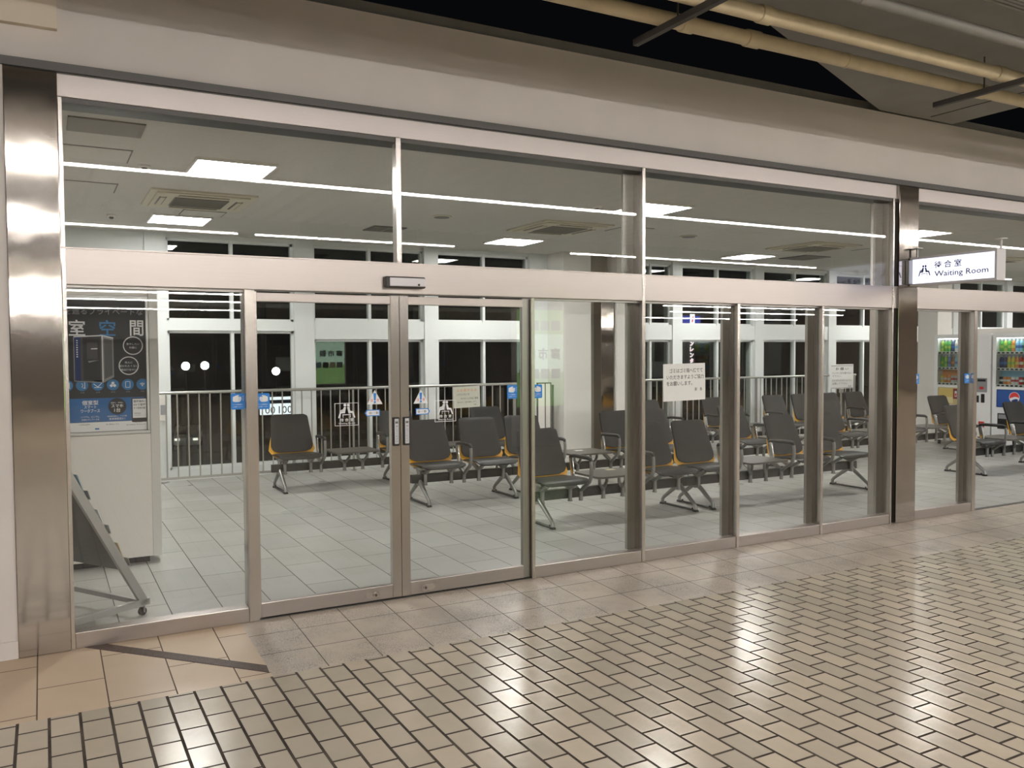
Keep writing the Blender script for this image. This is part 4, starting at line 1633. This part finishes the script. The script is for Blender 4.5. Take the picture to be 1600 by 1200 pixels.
def pictogram(P, cx, cy, s, m, l=1):
    """two people sitting back to back on a bench; s = width"""
    k = s / 1.0
    for f in (-1, 1):
        P.disc(cx + f * 0.10 * k, cy + 0.36 * k, 0.085 * k, m, l, 16)
        P.poly([(cx + f * 0.035 * k, cy + 0.25 * k), (cx + f * 0.15 * k, cy + 0.26 * k), (cx + f * 0.22 * k, cy + 0.02 * k), (cx + f * 0.40 * k, cy - 0.01 * k), (cx + f * 0.52 * k, cy - 0.38 * k),
                (cx + f * 0.43 * k, cy - 0.38 * k), (cx + f * 0.33 * k, cy - 0.11 * k), (cx + f * 0.10 * k, cy - 0.11 * k)][::f], m, l)
    P.line([(cx + 0.10 * k, cy + 0.24 * k), (cx + 0.16 * k, cy + 0.06 * k)], 0.02 * k, m, l)
    P.poly([(cx - 0.16 * k, cy + 0.26 * k), (cx - 0.22 * k, cy + 0.12 * k), (cx - 0.40 * k, cy + 0.06 * k), (cx - 0.40 * k, cy + 0.0 * k), (cx - 0.16 * k, cy + 0.05 * k)], m, l)
    P.line([(cx - 0.26 * k, cy - 0.195 * k), (cx + 0.26 * k, cy - 0.195 * k)], 0.04 * k, m, l)
    P.line([(cx - 0.22 * k, cy - 0.19 * k), (cx - 0.22 * k, cy - 0.36 * k)], 0.035 * k, m, l)
    P.line([(cx + 0.22 * k, cy - 0.19 * k), (cx + 0.22 * k, cy - 0.36 * k)], 0.035 * k, m, l)


def room_sticker(cx, cz, label):
    t, P = sticker('pictogram_sign', label, cx, cz, 'white waiting room pictograms')
    bm = B()
    w, h, d = 0.082, 0.076, 0.0035
    for q in ((-w, -h, w, -h + d), (-w, h - d, w, h), (-w, -h, -w + d, h), (w - d, -h, w, h)):
        box(bm, q[0], -0.0008, q[1], q[2], 0, q[3])
    obj('border', bm, SWHITE, t)
    pictogram(P, 0, 0.020, 0.115, SWHITE)
    P.text('待 合 室', 0, -0.037, 0.022, SWHITE, 1, 0.095, bold=0.01)
    P.text('Waiting Room', 0, -0.0615, 0.014, SWHITE, 1, 0.115, bold=0.008)
    P.build('print', t)


room_sticker(1.768, 1.29, 'white outlined waiting room pictogram on the first door leaf')
room_sticker(2.489, 1.285, 'white outlined waiting room pictogram on the second door leaf, partly under the paper sheet')


def handle_plate(cx, label):
    t, P = sticker('handle_plate', label, cx, 1.160, 'upright plates on the meeting stiles', 0.0)
    bm = B()
    box(bm, -0.024, -0.012, -0.098, 0.024, 0, 0.098, 0.005)
    obj('holder', bm, BLACK, t)
    bm = B()
    box(bm, -0.014, -0.0145, -0.085, 0.016, -0.011, 0.088, 0.003)
    obj('plate', bm, mat('plate_silver', (0.66, 0.66, 0.70), 0.35, 0.3), t)
    P.n = Vector((0, -1, 0))
    P.o = Vector((0.001, -0.0148, 0))
    P.rect(-0.010, 0.055, 0.010, 0.070, GRILLE, 1)
    for i, ch in enumerate('押してください'):
        P.text(ch, 0, 0.036 - i * 0.017, 0.0125, INK, 1)
    P.build('print', t)


handle_plate(2.106, 'upright push plate on the meeting stile of the first door leaf')
handle_plate(2.182, 'upright push plate on the meeting stile of the second door leaf')


def sheet(name, label, cx, cz, w, h, tilt, y, m=PAPER):
    t = thing(name, label, 'notice', (cx, y, cz))
    t.rotation_euler = (0, math.radians(tilt), 0)
    bm = B()
    nx = 8
    rows = []
    for z in (-h / 2, h / 2):
        rows.append([bm.verts.new((-w / 2 + w * i / nx, -0.001 - 0.0015 * math.sin(math.pi * i / nx), z)) for i in range(nx + 1)])
    fs = [bm.faces.new((rows[0][i], rows[0][i + 1], rows[1][i + 1], rows[1][i])) for i in range(nx)]
    g = bmesh.ops.extrude_face_region(bm, geom=fs)
    bmesh.ops.translate(bm, verts=[v for v in g['geom'] if isinstance(v, bmesh.types.BMVert)], vec=(0, 0.0006, 0))
    obj('paper', bm, m, t)
    return t, Print((0, -0.0031, 0), (1, 0, 0), (0, 0, 1), (0, -1, 0), 0.0003)


t, P = sheet('paper_notice', 'white sheet with large black lettering about rubbish, taped to the narrow pane', 4.661, 1.441, 0.445, 0.307, -0.8, SY)
P.text('ゴミはゴミ箱へ捨てて', 0.018, 0.096, 0.036, INK, 1, 0.35, bold=0.004)
P.text('いただきますようご協力', 0.008, 0.043, 0.036, INK, 1, 0.395, bold=0.004)
P.text('をお願いします。', -0.055, -0.010, 0.036, INK, 1, 0.27, bold=0.004)
P.text('駅　長', 0.147, -0.064, 0.026, INK, 1, 0.08, bold=0.004)
P.build('lettering', t)
for x, y in ((-0.20, 0.14), (0.20, 0.14)):
    pass
t, P = sheet('paper_sheet', 'small cream sheet with an orange heading, taped inside the second door leaf', 2.664, 1.378, 0.212, 0.152, -1.5, GY + 0.0085, mat('cream_paper', (0.72, 0.74, 0.66), 0.7))
P.text('⚠ お 詫 び ん ⚠'.replace('⚠', '△'), 0, 0.050, 0.020, ORANGE, 1, 0.16, bold=0.006)
P.text('このでコンセントを', -0.03, 0.020, 0.015, INK, 1, 0.10)
P.text('すわることをはご遠慮', 0.02, -0.010, 0.015, INK, 1, 0.14)
P.text('願います。ご協力お願いします。', 0.0, -0.036, 0.010, INK, 1, 0.15)
P.text('(駅長)', 0.065, -0.058, 0.009, INK, 1)
P.build('lettering', t)

# ---- sign on a pole stand inside
sx, sy = 11.52, 4.22
t = thing('sign_stand', 'white request notice on a slim pole stand among the rear seats', 'sign', (sx, sy, 0))
bm = B()
lathe(bm, [(0.15, 0.0), (0.15, 0.012), (0.13, 0.022), (0.02, 0.03)], seg=28)
obj('base', bm, CAST, t, True)
bm = B()
cyl(bm, (0, 0, 0.02), (0, 0, 1.08), 0.011, 12)
obj('pole', bm, CASTL, t, True)
bm = B()
box(bm, -0.035, -0.02, 0.985, 0.035, 0.02, 1.06, 0.004)
obj('clamp', bm, CASTL, t)
bm = B()
box(bm, -0.275, -0.012, 1.055, 0.275, 0.004, 1.455, 0.004)
bd = obj('board', bm, PAPER, t)
P = Print((0, -0.0125, 1.255), (1, 0, 0), (0, 0, 1), (0, -1, 0), 0.0004)
P.text('お 願 い', 0, 0.125, 0.045, INK, 1, 0.30, bold=0.01)
P.text('ベンチに足を乗せない', 0.0, 0.055, 0.034, INK, 1, 0.48)
P.text('で下さい。', -0.12, 0.005, 0.034, INK, 1, 0.22)
P.text('ゴミが入らないように', 0.0, -0.065, 0.034, INK, 1, 0.48)
P.text('注意して下さい。', -0.05, -0.115, 0.034, INK, 1, 0.36)
P.text('駅 長', 0.185, -0.165, 0.028, INK, 1)
P.line([(-0.26, 0.175), (0.26, 0.175)], 0.006, INK, 1)
P.line([(-0.26, -0.188), (0.26, -0.188)], 0.006, INK, 1)
P.build('lettering', bd)

# ---- projecting lit room sign on the pillar
t = thing('room_sign', 'lit white waiting room sign box projecting from the stainless pillar', 'sign', (7.485, -0.04, 2.452))
bm = B()
for q in ((-0.065, -0.865, -0.138, 0.065, -0.0, -0.118), (-0.065, -0.865, 0.118, 0.065, -0.0, 0.138), (-0.065, -0.865, -0.118, 0.065, -0.845, 0.118), (-0.065, -0.02, -0.118, 0.065, 0.0, 0.118)):
    box(bm, *q)
box(bm, -0.045, -0.845, -0.118, 0.045, -0.02, 0.118)
obj('frame', bm, mat('sign_frame_white', (0.62, 0.60, 0.62), 0.4), t)
for s, nm in ((-1, 'face_panel'), (1, 'face_panel')):
    bm = B()
    box(bm, s * 0.046 - 0.006 * (s < 0), -0.842, -0.116, s * 0.046 + 0.006 * (s > 0), -0.023, 0.116)
    fp = obj(nm, bm, SIGNW, t)
    P = Print((s * 0.0525, -0.4325, 0), (0, s, 0), (0, 0, 1), (s, 0, 0), 0.0005)
    # u axis runs along the face from its reading start
    pictogram(P, -0.285, 0.0, 0.125, NAVY)
    P.line([(-0.36, -0.07), (-0.21, -0.07), (-0.21, 0.07), (-0.36, 0.07), (-0.36, -0.07)], 0.0025, PGREY, 1)
    P.text('待 合 室', -0.045, 0.048, 0.068, NAVY, 1, 0.275, bold=0.015)
    P.text('Waiting Room', 0.085, -0.045, 0.068, NAVY, 1, 0.53, bold=0.012)
    P.build('lettering', fp)
bm = B()
box(bm, -0.12, -0.03, -0.12, -0.066, 0.008, 0.11, 0.003)
obj('wall_bracket', bm, CAST, t)
for yy in (-0.03, -0.86):
    bm = B()
    cyl(bm, (0, yy, 0.135), (0, yy, 0.225), 0.011, 12)
    cyl(bm, (0, yy, 0.222), (0, yy, 0.230), 0.052, 20)
    obj('stay', bm, CAST if yy > -0.1 else mat('stay_white', (0.62, 0.60, 0.58), 0.4), t, False)


# ---- drinks machines (fronts face the seats)
def lab(base, seen):
    seen[base] = seen.get(base, 0) + 1
    return base


DCOL = {'green': (0.10, 0.42, 0.08), 'lime': (0.45, 0.62, 0.10), 'blue': (0.05, 0.15, 0.5), 'light blue': (0.25, 0.55, 0.8), 'red': (0.62, 0.04, 0.04), 'orange': (0.82, 0.28, 0.04), 'yellow': (0.85, 0.68, 0.08),
        'brown': (0.25, 0.11, 0.05), 'white': (0.75, 0.75, 0.75), 'black': (0.03, 0.03, 0.035), 'navy': (0.02, 0.03, 0.14)}
for cn, c in DCOL.items():
    mat('drink_' + cn, c, 0.3)
CAP = mat('drink_cap', (0.75, 0.75, 0.75), 0.4)
BPROTO = {}


def drink(kind, cn):
    if (kind, cn) not in BPROTO:
        bm = B()
        if kind == 'bottle':
            lathe(bm, [(0.030, 0), (0.033, 0.006), (0.033, 0.135), (0.028, 0.158), (0.014, 0.180), (0.014, 0.186)], seg=14)
            o = obj('drink_bottle', bm, MATS['drink_' + cn], None, True)
            bm = B()
            lathe(bm, [(0.0155, 0.184), (0.0155, 0.203), (0.013, 0.205)], seg=12)
            c = obj('cap', bm, CAP, None, True)
            bm = B()
            lathe(bm, [(0.0336, 0.055), (0.0336, 0.10)], seg=14)
            l_ = obj('band', bm, MATS[{'green': 'drink_lime', 'lime': 'drink_green', 'navy': 'drink_blue', 'blue': 'drink_navy', 'red': 'drink_white', 'orange': 'drink_yellow', 'yellow': 'drink_lime', 'brown': 'drink_orange', 'light blue': 'drink_blue', 'white': 'drink_light blue', 'black': 'drink_red'}[cn]], None, True)
            BPROTO[(kind, cn)] = (o.data, [('cap', c.data), ('label_band', l_.data)])
            for q in (o, c, l_):
                bpy.data.objects.remove(q)
        else:
            bm = B()
            lathe(bm, [(0.027, 0), (0.033, 0.008), (0.033, 0.112), (0.027, 0.122), (0.025, 0.120)], seg=14)
            o = obj('drink_can', bm, MATS['drink_' + cn], None, True)
            bm = B()
            lathe(bm, [(0.0336, 0.045), (0.0336, 0.080)], seg=14)
            l_ = obj('band', bm, MATS['drink_white'] if cn != 'white' else MATS['drink_red'], None, True)
            BPROTO[(kind, cn)] = (o.data, [('label_band', l_.data)])
            for q in (o, l_):
                bpy.data.objects.remove(q)
    return BPROTO[(kind, cn)]


SEEN_D = {}


def vending(y0, y1, label, which, rows, panel):
    """front plane at local x = 0 facing -x; spans local y 0..w"""
    w = y1 - y0
    X0 = 14.0
    t = thing('vending_machine', label, 'vending machine', (X0, y0, 0), 0, 'drinks machines')
    H = 1.95
    dz0, dz1 = 1.06, 1.88          # display opening
    dy0, dy1 = (0.30, w - 0.06)     # the coin side is nearer the glass front
    bm = B()
    box(bm, 0.16, 0, 0.08, 0.75, w, H)
    box(bm, 0.0, 0, 0.08, 0.16, w, dz0)
    box(bm, 0.0, 0, dz1, 0.16, w, H)
    box(bm, 0.0, 0, dz0, 0.16, dy0, dz1)
    box(bm, 0.0, dy1, dz0, 0.16, w, dz1)
    obj('body', bm, VWHITE, t)
    bm = B()
    for yy in (0.06, w - 0.06):
        cyl(bm, (0.08, yy, 0), (0.08, yy, 0.09), 0.025, 10)
        cyl(bm, (0.65, yy, 0), (0.65, yy, 0.09), 0.025, 10)
    obj('feet', bm, BLACK, t)
    bm = B()
    box(bm, 0.012, dy0 + 0.01, dz1 - 0.012, 0.03, dy1 - 0.01, dz1 - 0.002)
    obj('display_light', bm, VLAMP, t)
    bm = B()
    box(bm, 0.002, dy0, dz0, 0.006, dy1, dz1)
    obj('display_glass', bm, WGLASS, t)
    rh = (dz1 - dz0) / 3
    for i, (back, seq) in enumerate(rows):
        zf = dz1 - (i + 1) * rh
        bm = B()
        box(bm, 0.010, dy0, zf, 0.155, dy1, zf + 0.045)
        sh = obj('display_shelf', bm, VWHITE, t)
        bm = B()
        n = 9
        for k in range(n):
            yy = dy0 + (dy1 - dy0) * (k + 0.5) / n
            prism(bm, [(0.009, yy + 0.026 * math.cos(a_), zf + 0.022 + 0.014 * math.sin(a_)) for a_ in [2 * math.pi * q / 12 for q in range(12)]], (-0.004, 0, 0))
        obj('button_row', bm, BLACK, sh)
        bm = B()
        box(bm, 0.150, dy0, zf + 0.045, 0.156, dy1, zf + rh)
        obj('display_back', bm, MATS['drink_' + back] if back != 'pale' else mat('pale_back', (0.55, 0.60, 0.70), 0.5), t)
        n = len(seq)
        for k, (kd, cn) in enumerate(seq):
            # first in the list stands at the far (window) end
            yy = dy1 - 0.045 - (dy1 - dy0 - 0.09) * k / (n - 1)
            me, parts = drink(kd, cn)
            o = bpy.data.objects.new('drink_' + kd, me)
            COL.objects.link(o)
            o.location = (X0 + 0.085, y0 + yy, zf + 0.045)
            lb = '%s drink %s on the %s shelf of the machine %s' % (cn, kd, ('top', 'middle', 'bottom')[i], which)
            tag(o, lb, 'drink', lb.replace(' drink', '') + ', all alike')
            SEEN_D.setdefault(lb, []).append(o)
            for pn, pm in parts:
                inst(pn, pm, o)
    # lower front
    bm = B()
    box(bm, -0.006, w - 0.62, 0.72, 0.002, w - 0.08, 1.02, 0.01)
    pn = obj('advert_panel', bm, panel[0], t)
    P = Print((-0.0065, w - 0.35, 0.87), (0, -1, 0), (0, 0, 1), (-1, 0, 0), 0.0006)
    panel[1](P)
    P.build('advert_print', pn)
    bm = B()
    box(bm, -0.010, 0.06, 0.96, 0.002, 0.24, 1.20, 0.008)
    cp = obj('coin_panel', bm, VGREY, t)
    bm = B()
    box(bm, -0.014, 0.08, 1.14, -0.009, 0.22, 1.18)
    obj('price_display', bm, BLACK, cp)
    bm = B()
    prism(bm, [(-0.0115, 0.15 + 0.04 * math.cos(a_), 1.03 + 0.025 * math.sin(a_)) for a_ in [2 * math.pi * q / 16 for q in range(16)]], (-0.003, 0, 0))
    obj('emblem', bm, MATS['drink_red'], cp)
    bm = B()
    box(bm, -0.008, 0.10, 0.78, 0.002, 0.16, 0.93, 0.01)
    obj('coin_slot', bm, BLACK, t)
    bm = B()
    box(bm, -0.008, 0.20, 0.78, 0.002, 0.28, 0.90, 0.004)
    obj('note_slot', bm, BLACK, t)
    bm = B()
    box(bm, -0.008, 0.10, 0.36, 0.002, 0.20, 0.46, 0.004)
    obj('coin_return', bm, MATS['drink_red'], t)
    bm = B()
    box(bm, -0.006, w - 0.62, 0.36, 0.002, w - 0.10, 0.62)
    fl = obj('dispensing_flap', bm, BLACK, t)
    bm = B()
    box(bm, -0.012, w - 0.60, 0.53, -0.005, w - 0.12, 0.60)
    obj('flap_lip', bm, VGREY, fl)
    bm = B()
    box(bm, -0.004, w - 0.60, 0.28, 0.002, w - 0.30, 0.33)
    obj('name_strip', bm, NAVY, t)
    return t


def pepsi(P):
    P.rect(-0.25, -0.13, 0.25, 0.13, mat('cola_blue', (0.03, 0.10, 0.36), 0.4), 0.3)
    P.disc(0.03, 0.025, 0.088, SWHITE, 1, 32)
    pts = [(0.03 + 0.08 * math.cos(math.radians(a)), 0.025 + 0.08 * math.sin(math.radians(a))) for a in range(-8, 206, 6)]
    P.poly(pts + [(-0.035, 0.012), (0.0, 0.022), (0.035, 0.035), (0.075, 0.032)], SRED, 2)
    pts = [(0.03 + 0.08 * math.cos(math.radians(a)), 0.025 + 0.08 * math.sin(math.radians(a))) for a in range(228, 330, 6)]
    P.poly(pts + [(0.075, 0.0), (0.035, -0.005), (0.0, -0.02)], NAVY, 2)
    P.text('pepsi', 0.03, -0.092, 0.032, SWHITE, 1)


def yellow_panel(P):
    P.rect(-0.25, -0.02, 0.02, 0.13, mat('ad_gold', (0.62, 0.47, 0.14), 0.5), 1)
    P.rect(-0.25, -0.13, 0.02, -0.02, mat('ad_cream', (0.75, 0.66, 0.36), 0.5), 1)
    P.rect(0.02, -0.05, 0.25, 0.13, mat('ad_maroon', (0.24, 0.03, 0.04), 0.5), 1)
    for i in range(3):
        P.rect(0.05 + i * 0.065, -0.01, 0.09 + i * 0.065, 0.09, SWHITE, 2)
        P.rect(0.055 + i * 0.065, 0.0, 0.085 + i * 0.065, 0.05, SRED, 3)


b_, c_ = 'bottle', 'can'
vending(3.24, 4.28, 'white drinks machine near the rear windows with a gold advert panel', 'near the rear windows',
        [('pale', [(b_, 'lime'), (b_, 'green'), (b_, 'green'), (b_, 'navy'), (b_, 'white'), (b_, 'red'), (b_, 'red'), (b_, 'orange'), (b_, 'blue'), (b_, 'white')]),
         ('pale', [(b_, 'green'), (b_, 'lime'), (b_, 'blue'), (b_, 'brown'), (b_, 'light blue'), (b_, 'blue'), (b_, 'green'), (b_, 'blue'), (b_, 'blue'), (b_, 'white')]),
         ('orange', [(c_, 'yellow'), (c_, 'orange'), (c_, 'orange'), (c_, 'white'), (c_, 'white'), (c_, 'brown'), (c_, 'black'), (c_, 'brown'), (c_, 'black'), (c_, 'brown')])],
        (mat('ad_base', (0.55, 0.45, 0.22), 0.5), yellow_panel))
vending(2.17, 3.21, 'white drinks machine nearer the glass front with a blue cola advert panel', 'with the blue cola panel',
        [('pale', [(b_, 'green'), (b_, 'lime'), (b_, 'green'), (b_, 'orange'), (b_, 'light blue'), (b_, 'light blue'), (b_, 'lime'), (b_, 'yellow'), (b_, 'yellow'), (b_, 'green')]),
         ('pale', [(b_, 'navy'), (b_, 'navy'), (b_, 'yellow'), (b_, 'yellow'), (b_, 'orange'), (b_, 'red'), (b_, 'orange'), (b_, 'red'), (b_, 'brown'), (b_, 'white')]),
         ('light blue', [(c_, 'black'), (c_, 'orange'), (c_, 'orange'), (c_, 'white'), (c_, 'white'), (c_, 'red'), (c_, 'brown'), (c_, 'red'), (c_, 'white'), (c_, 'black')])],
        (mat('ad_base_blue', (0.03, 0.08, 0.26), 0.4), pepsi))
for lb, os_ in SEEN_D.items():
    if len(os_) == 1:
        g = os_[0]
        g['group'] = 'drinks in the machine displays'

# ---- lit advertising board on the concourse (seen mirrored in the glass)
t = thing('advert_board', 'lit pale green advertising board standing on the concourse', 'sign', (8.05, -8.02, -0.044))
bm = B()
for q in ((-0.55, -0.12, 0, 0.55, 0.0, 0.72), (-0.55, -0.12, 2.50, 0.55, 0.0, 2.56), (-0.55, -0.12, 0.72, -0.50, 0.0, 2.50), (0.50, -0.12, 0.72, 0.55, 0.0, 2.50), (-0.50, -0.12, 0.72, 0.50, -0.02, 2.50)):
    box(bm, *q)
obj('housing', bm, PLASTER, t)
bm = B()
box(bm, -0.50, -0.02, 0.72, 0.50, -0.01, 2.50)
fp = obj('face_panel', bm, ADG, t)
P = Print((0, -0.0095, 0), (-1, 0, 0), (0, 0, 1), (0, 1, 0), 0.0006)
P.rect(-0.50, 1.35, 0.50, 2.05, ADW, 1)
for i, ch in enumerate('高市製'):
    P.text(ch, -0.33 + i * 0.27, 1.69, 0.22, INK, 2, bold=0.03)
for zc in (2.21, 1.32):
    for i in range(4):
        P.rect(-0.43 + i * 0.23, zc - 0.09, -0.24 + i * 0.23, zc + 0.09, (PGREY, BCOL[0], GRILLE, BCOL[2])[i], 2, 0.02)
P.build('advert_print', fp)

# ---- night things beyond the rear windows
for x, y, z, lb in ((6.26, 40, 1.013, 'globe street lamp in the night yard, first of the close pair'), (7.18, 40, 1.03, 'globe street lamp in the night yard, second of the close pair'), (10.75, 40, 0.684, 'single globe street lamp in the night yard apart from the pair')):
    t = thing('street_lamp', lb, 'street lamp', (x, y, -4.5), 0, 'globe street lamps')
    bm = B()
    bmesh.ops.create_uvsphere(bm, u_segments=20, v_segments=12, radius=0.20, matrix=Matrix.Translation((0, 0, z + 4.5)))
    obj('globe', bm, GLOBE, t, True)
    bm = B()
    cyl(bm, (0, 0, 0), (0, 0, z + 4.28), 0.05, 12, 0.035)
    lathe(bm, [(0.12, 0), (0.11, 0.3), (0.06, 0.4)], seg=14)
    lathe(bm, [(0.05, z + 4.22), (0.13, z + 4.28), (0.13, z + 4.30)], seg=14)
    obj('pole', bm, ANGLE, t, True)

t = thing('parking_sign', 'lit white parking price board in the night yard', 'sign', (10.0, 37.0, -4.5))
bm = B()
box(bm, -0.75, -0.1, 3.12, 0.95, 0.1, 3.98)
bd = obj('board', bm, emis('price_board', (0.9, 0.95, 1.0), 1.6), t)
P = Print((0, -0.102, 3.5), (1, 0, 0), (0, 0, 1), (0, -1, 0), 0.01)
P.text('100', -0.38, -0.15, 0.36, INK, 1)
P.text('100', 0.45, -0.15, 0.36, INK, 1)
P.rect(-0.7, 0.16, 0.9, 0.34, mat('price_blue', (0.1, 0.25, 0.6), 0.5), 1)
P.build('price_print', bd)
for px in (-0.6, 0.8):
    bm = B()
    cyl(bm, (px, 0, 0), (px, 0, 3.13), 0.05, 10)
    obj('post', bm, ANGLE, t)

t = thing('rental_sign', 'tall lit roadside sign with pink edged white characters stacked downward', 'sign', (38.9, 40, -4.5))
bm = B()
box(bm, -0.85, -0.2, 8.02, 0.75, 0.2, 8.50)
hd = obj('head_panel', bm, emis('rental_blue', (0.10, 0.12, 0.65), 0.8), t)
P = Print((0, -0.21, 8.27), (1, 0, 0), (0, 0, 1), (0, -1, 0), 0.01)
P.rect(-0.21, -0.36, 0.21, 0.36, emis('rental_white', (1, 0.97, 0.97), 2.2), 1)
P.poly([(-0.08, -0.2), (0.03, -0.2), (0.12, 0.2), (0.01, 0.2)], emis('rental_red', (0.9, 0.05, 0.08), 1.4), 2)
P.build('emblem_print', hd)
bm = B()
box(bm, -0.30, -0.15, 3.4, 0.30, 0.15, 7.6)
cl = obj('column_panel', bm, mat('rental_column', (0.06, 0.02, 0.025), 0.5), t)
P = Print((0, -0.16, 0), (1, 0, 0), (0, 0, 1), (0, -1, 0), 0.01)
emis('rental_pink', (0.85, 0.06, 0.18), 1.6)
for i, ch in enumerate('ンレンタカ'):
    P.text(ch, 0, 6.62 - i * 0.39, 0.33, MATS['rental_white'], 1, 0.34, bold=0.07)
    P.text(ch, 0, 6.62 - i * 0.39, 0.27, MATS['rental_pink'], 2, 0.28, bold=0.0)
P.build('lettering', cl)
bm = B()
cyl(bm, (0, 0, 0), (0, 0, 7.6), 0.12, 12)
obj('post', bm, ANGLE, t)

t = thing('car', 'white car parked in the dark yard under the street lamps', 'car', (8.2, 53.5, -4.5), math.radians(78))
bm = B()
prof = [(-1.75, 0.30), (-1.78, 0.62), (-1.70, 0.80), (-1.15, 0.92), (-0.62, 1.38), (0.55, 1.44), (1.15, 1.02), (1.70, 0.92), (1.80, 0.62), (1.75, 0.30)]
prism(bm, [(x, -0.76, z) for x, z in prof], (0, 1.52, 0))
bmesh.ops.bevel(bm, geom=bm.edges[:], offset=0.05, segments=2, affect='EDGES')
obj('body', bm, CARW, t, True)
bm = B()
prism(bm, [(x, -0.775, z) for x, z in ((-1.0, 0.95), (-0.58, 1.32), (0.5, 1.36), (0.98, 1.0))], (0, 1.55, 0))
obj('side_glass', bm, BLACK, t)
bm = B()
prism(bm, [(-1.15, -0.65, 0.935), (-1.15, 0.65, 0.935), (-0.66, 0.58, 1.36), (-0.66, -0.58, 1.36)], (-0.02, 0, 0.02))
obj('windscreen', bm, BLACK, t)
for x in (-1.12, 1.12):
    for y in (-0.70, 0.70):
        bm = B()
        cyl(bm, (x, y - 0.09, 0.30), (x, y + 0.09, 0.30), 0.30, 20)
        wl = obj('wheel', bm, RUBBER, t, True)
        bm = B()
        cyl(bm, (x, y - 0.10, 0.30), (x, y + 0.10, 0.30), 0.17, 14)
        obj('hubcap', bm, CASTL, wl)
for y in (-0.55, 0.55):
    bm = B()
    box(bm, -1.80, y - 0.14, 0.62, -1.72, y + 0.14, 0.75)
    obj('headlight', bm, emis('head_lamp', (1, 0.95, 0.85), 1.5) if 'head_lamp' not in MATS else MATS['head_lamp'], t)
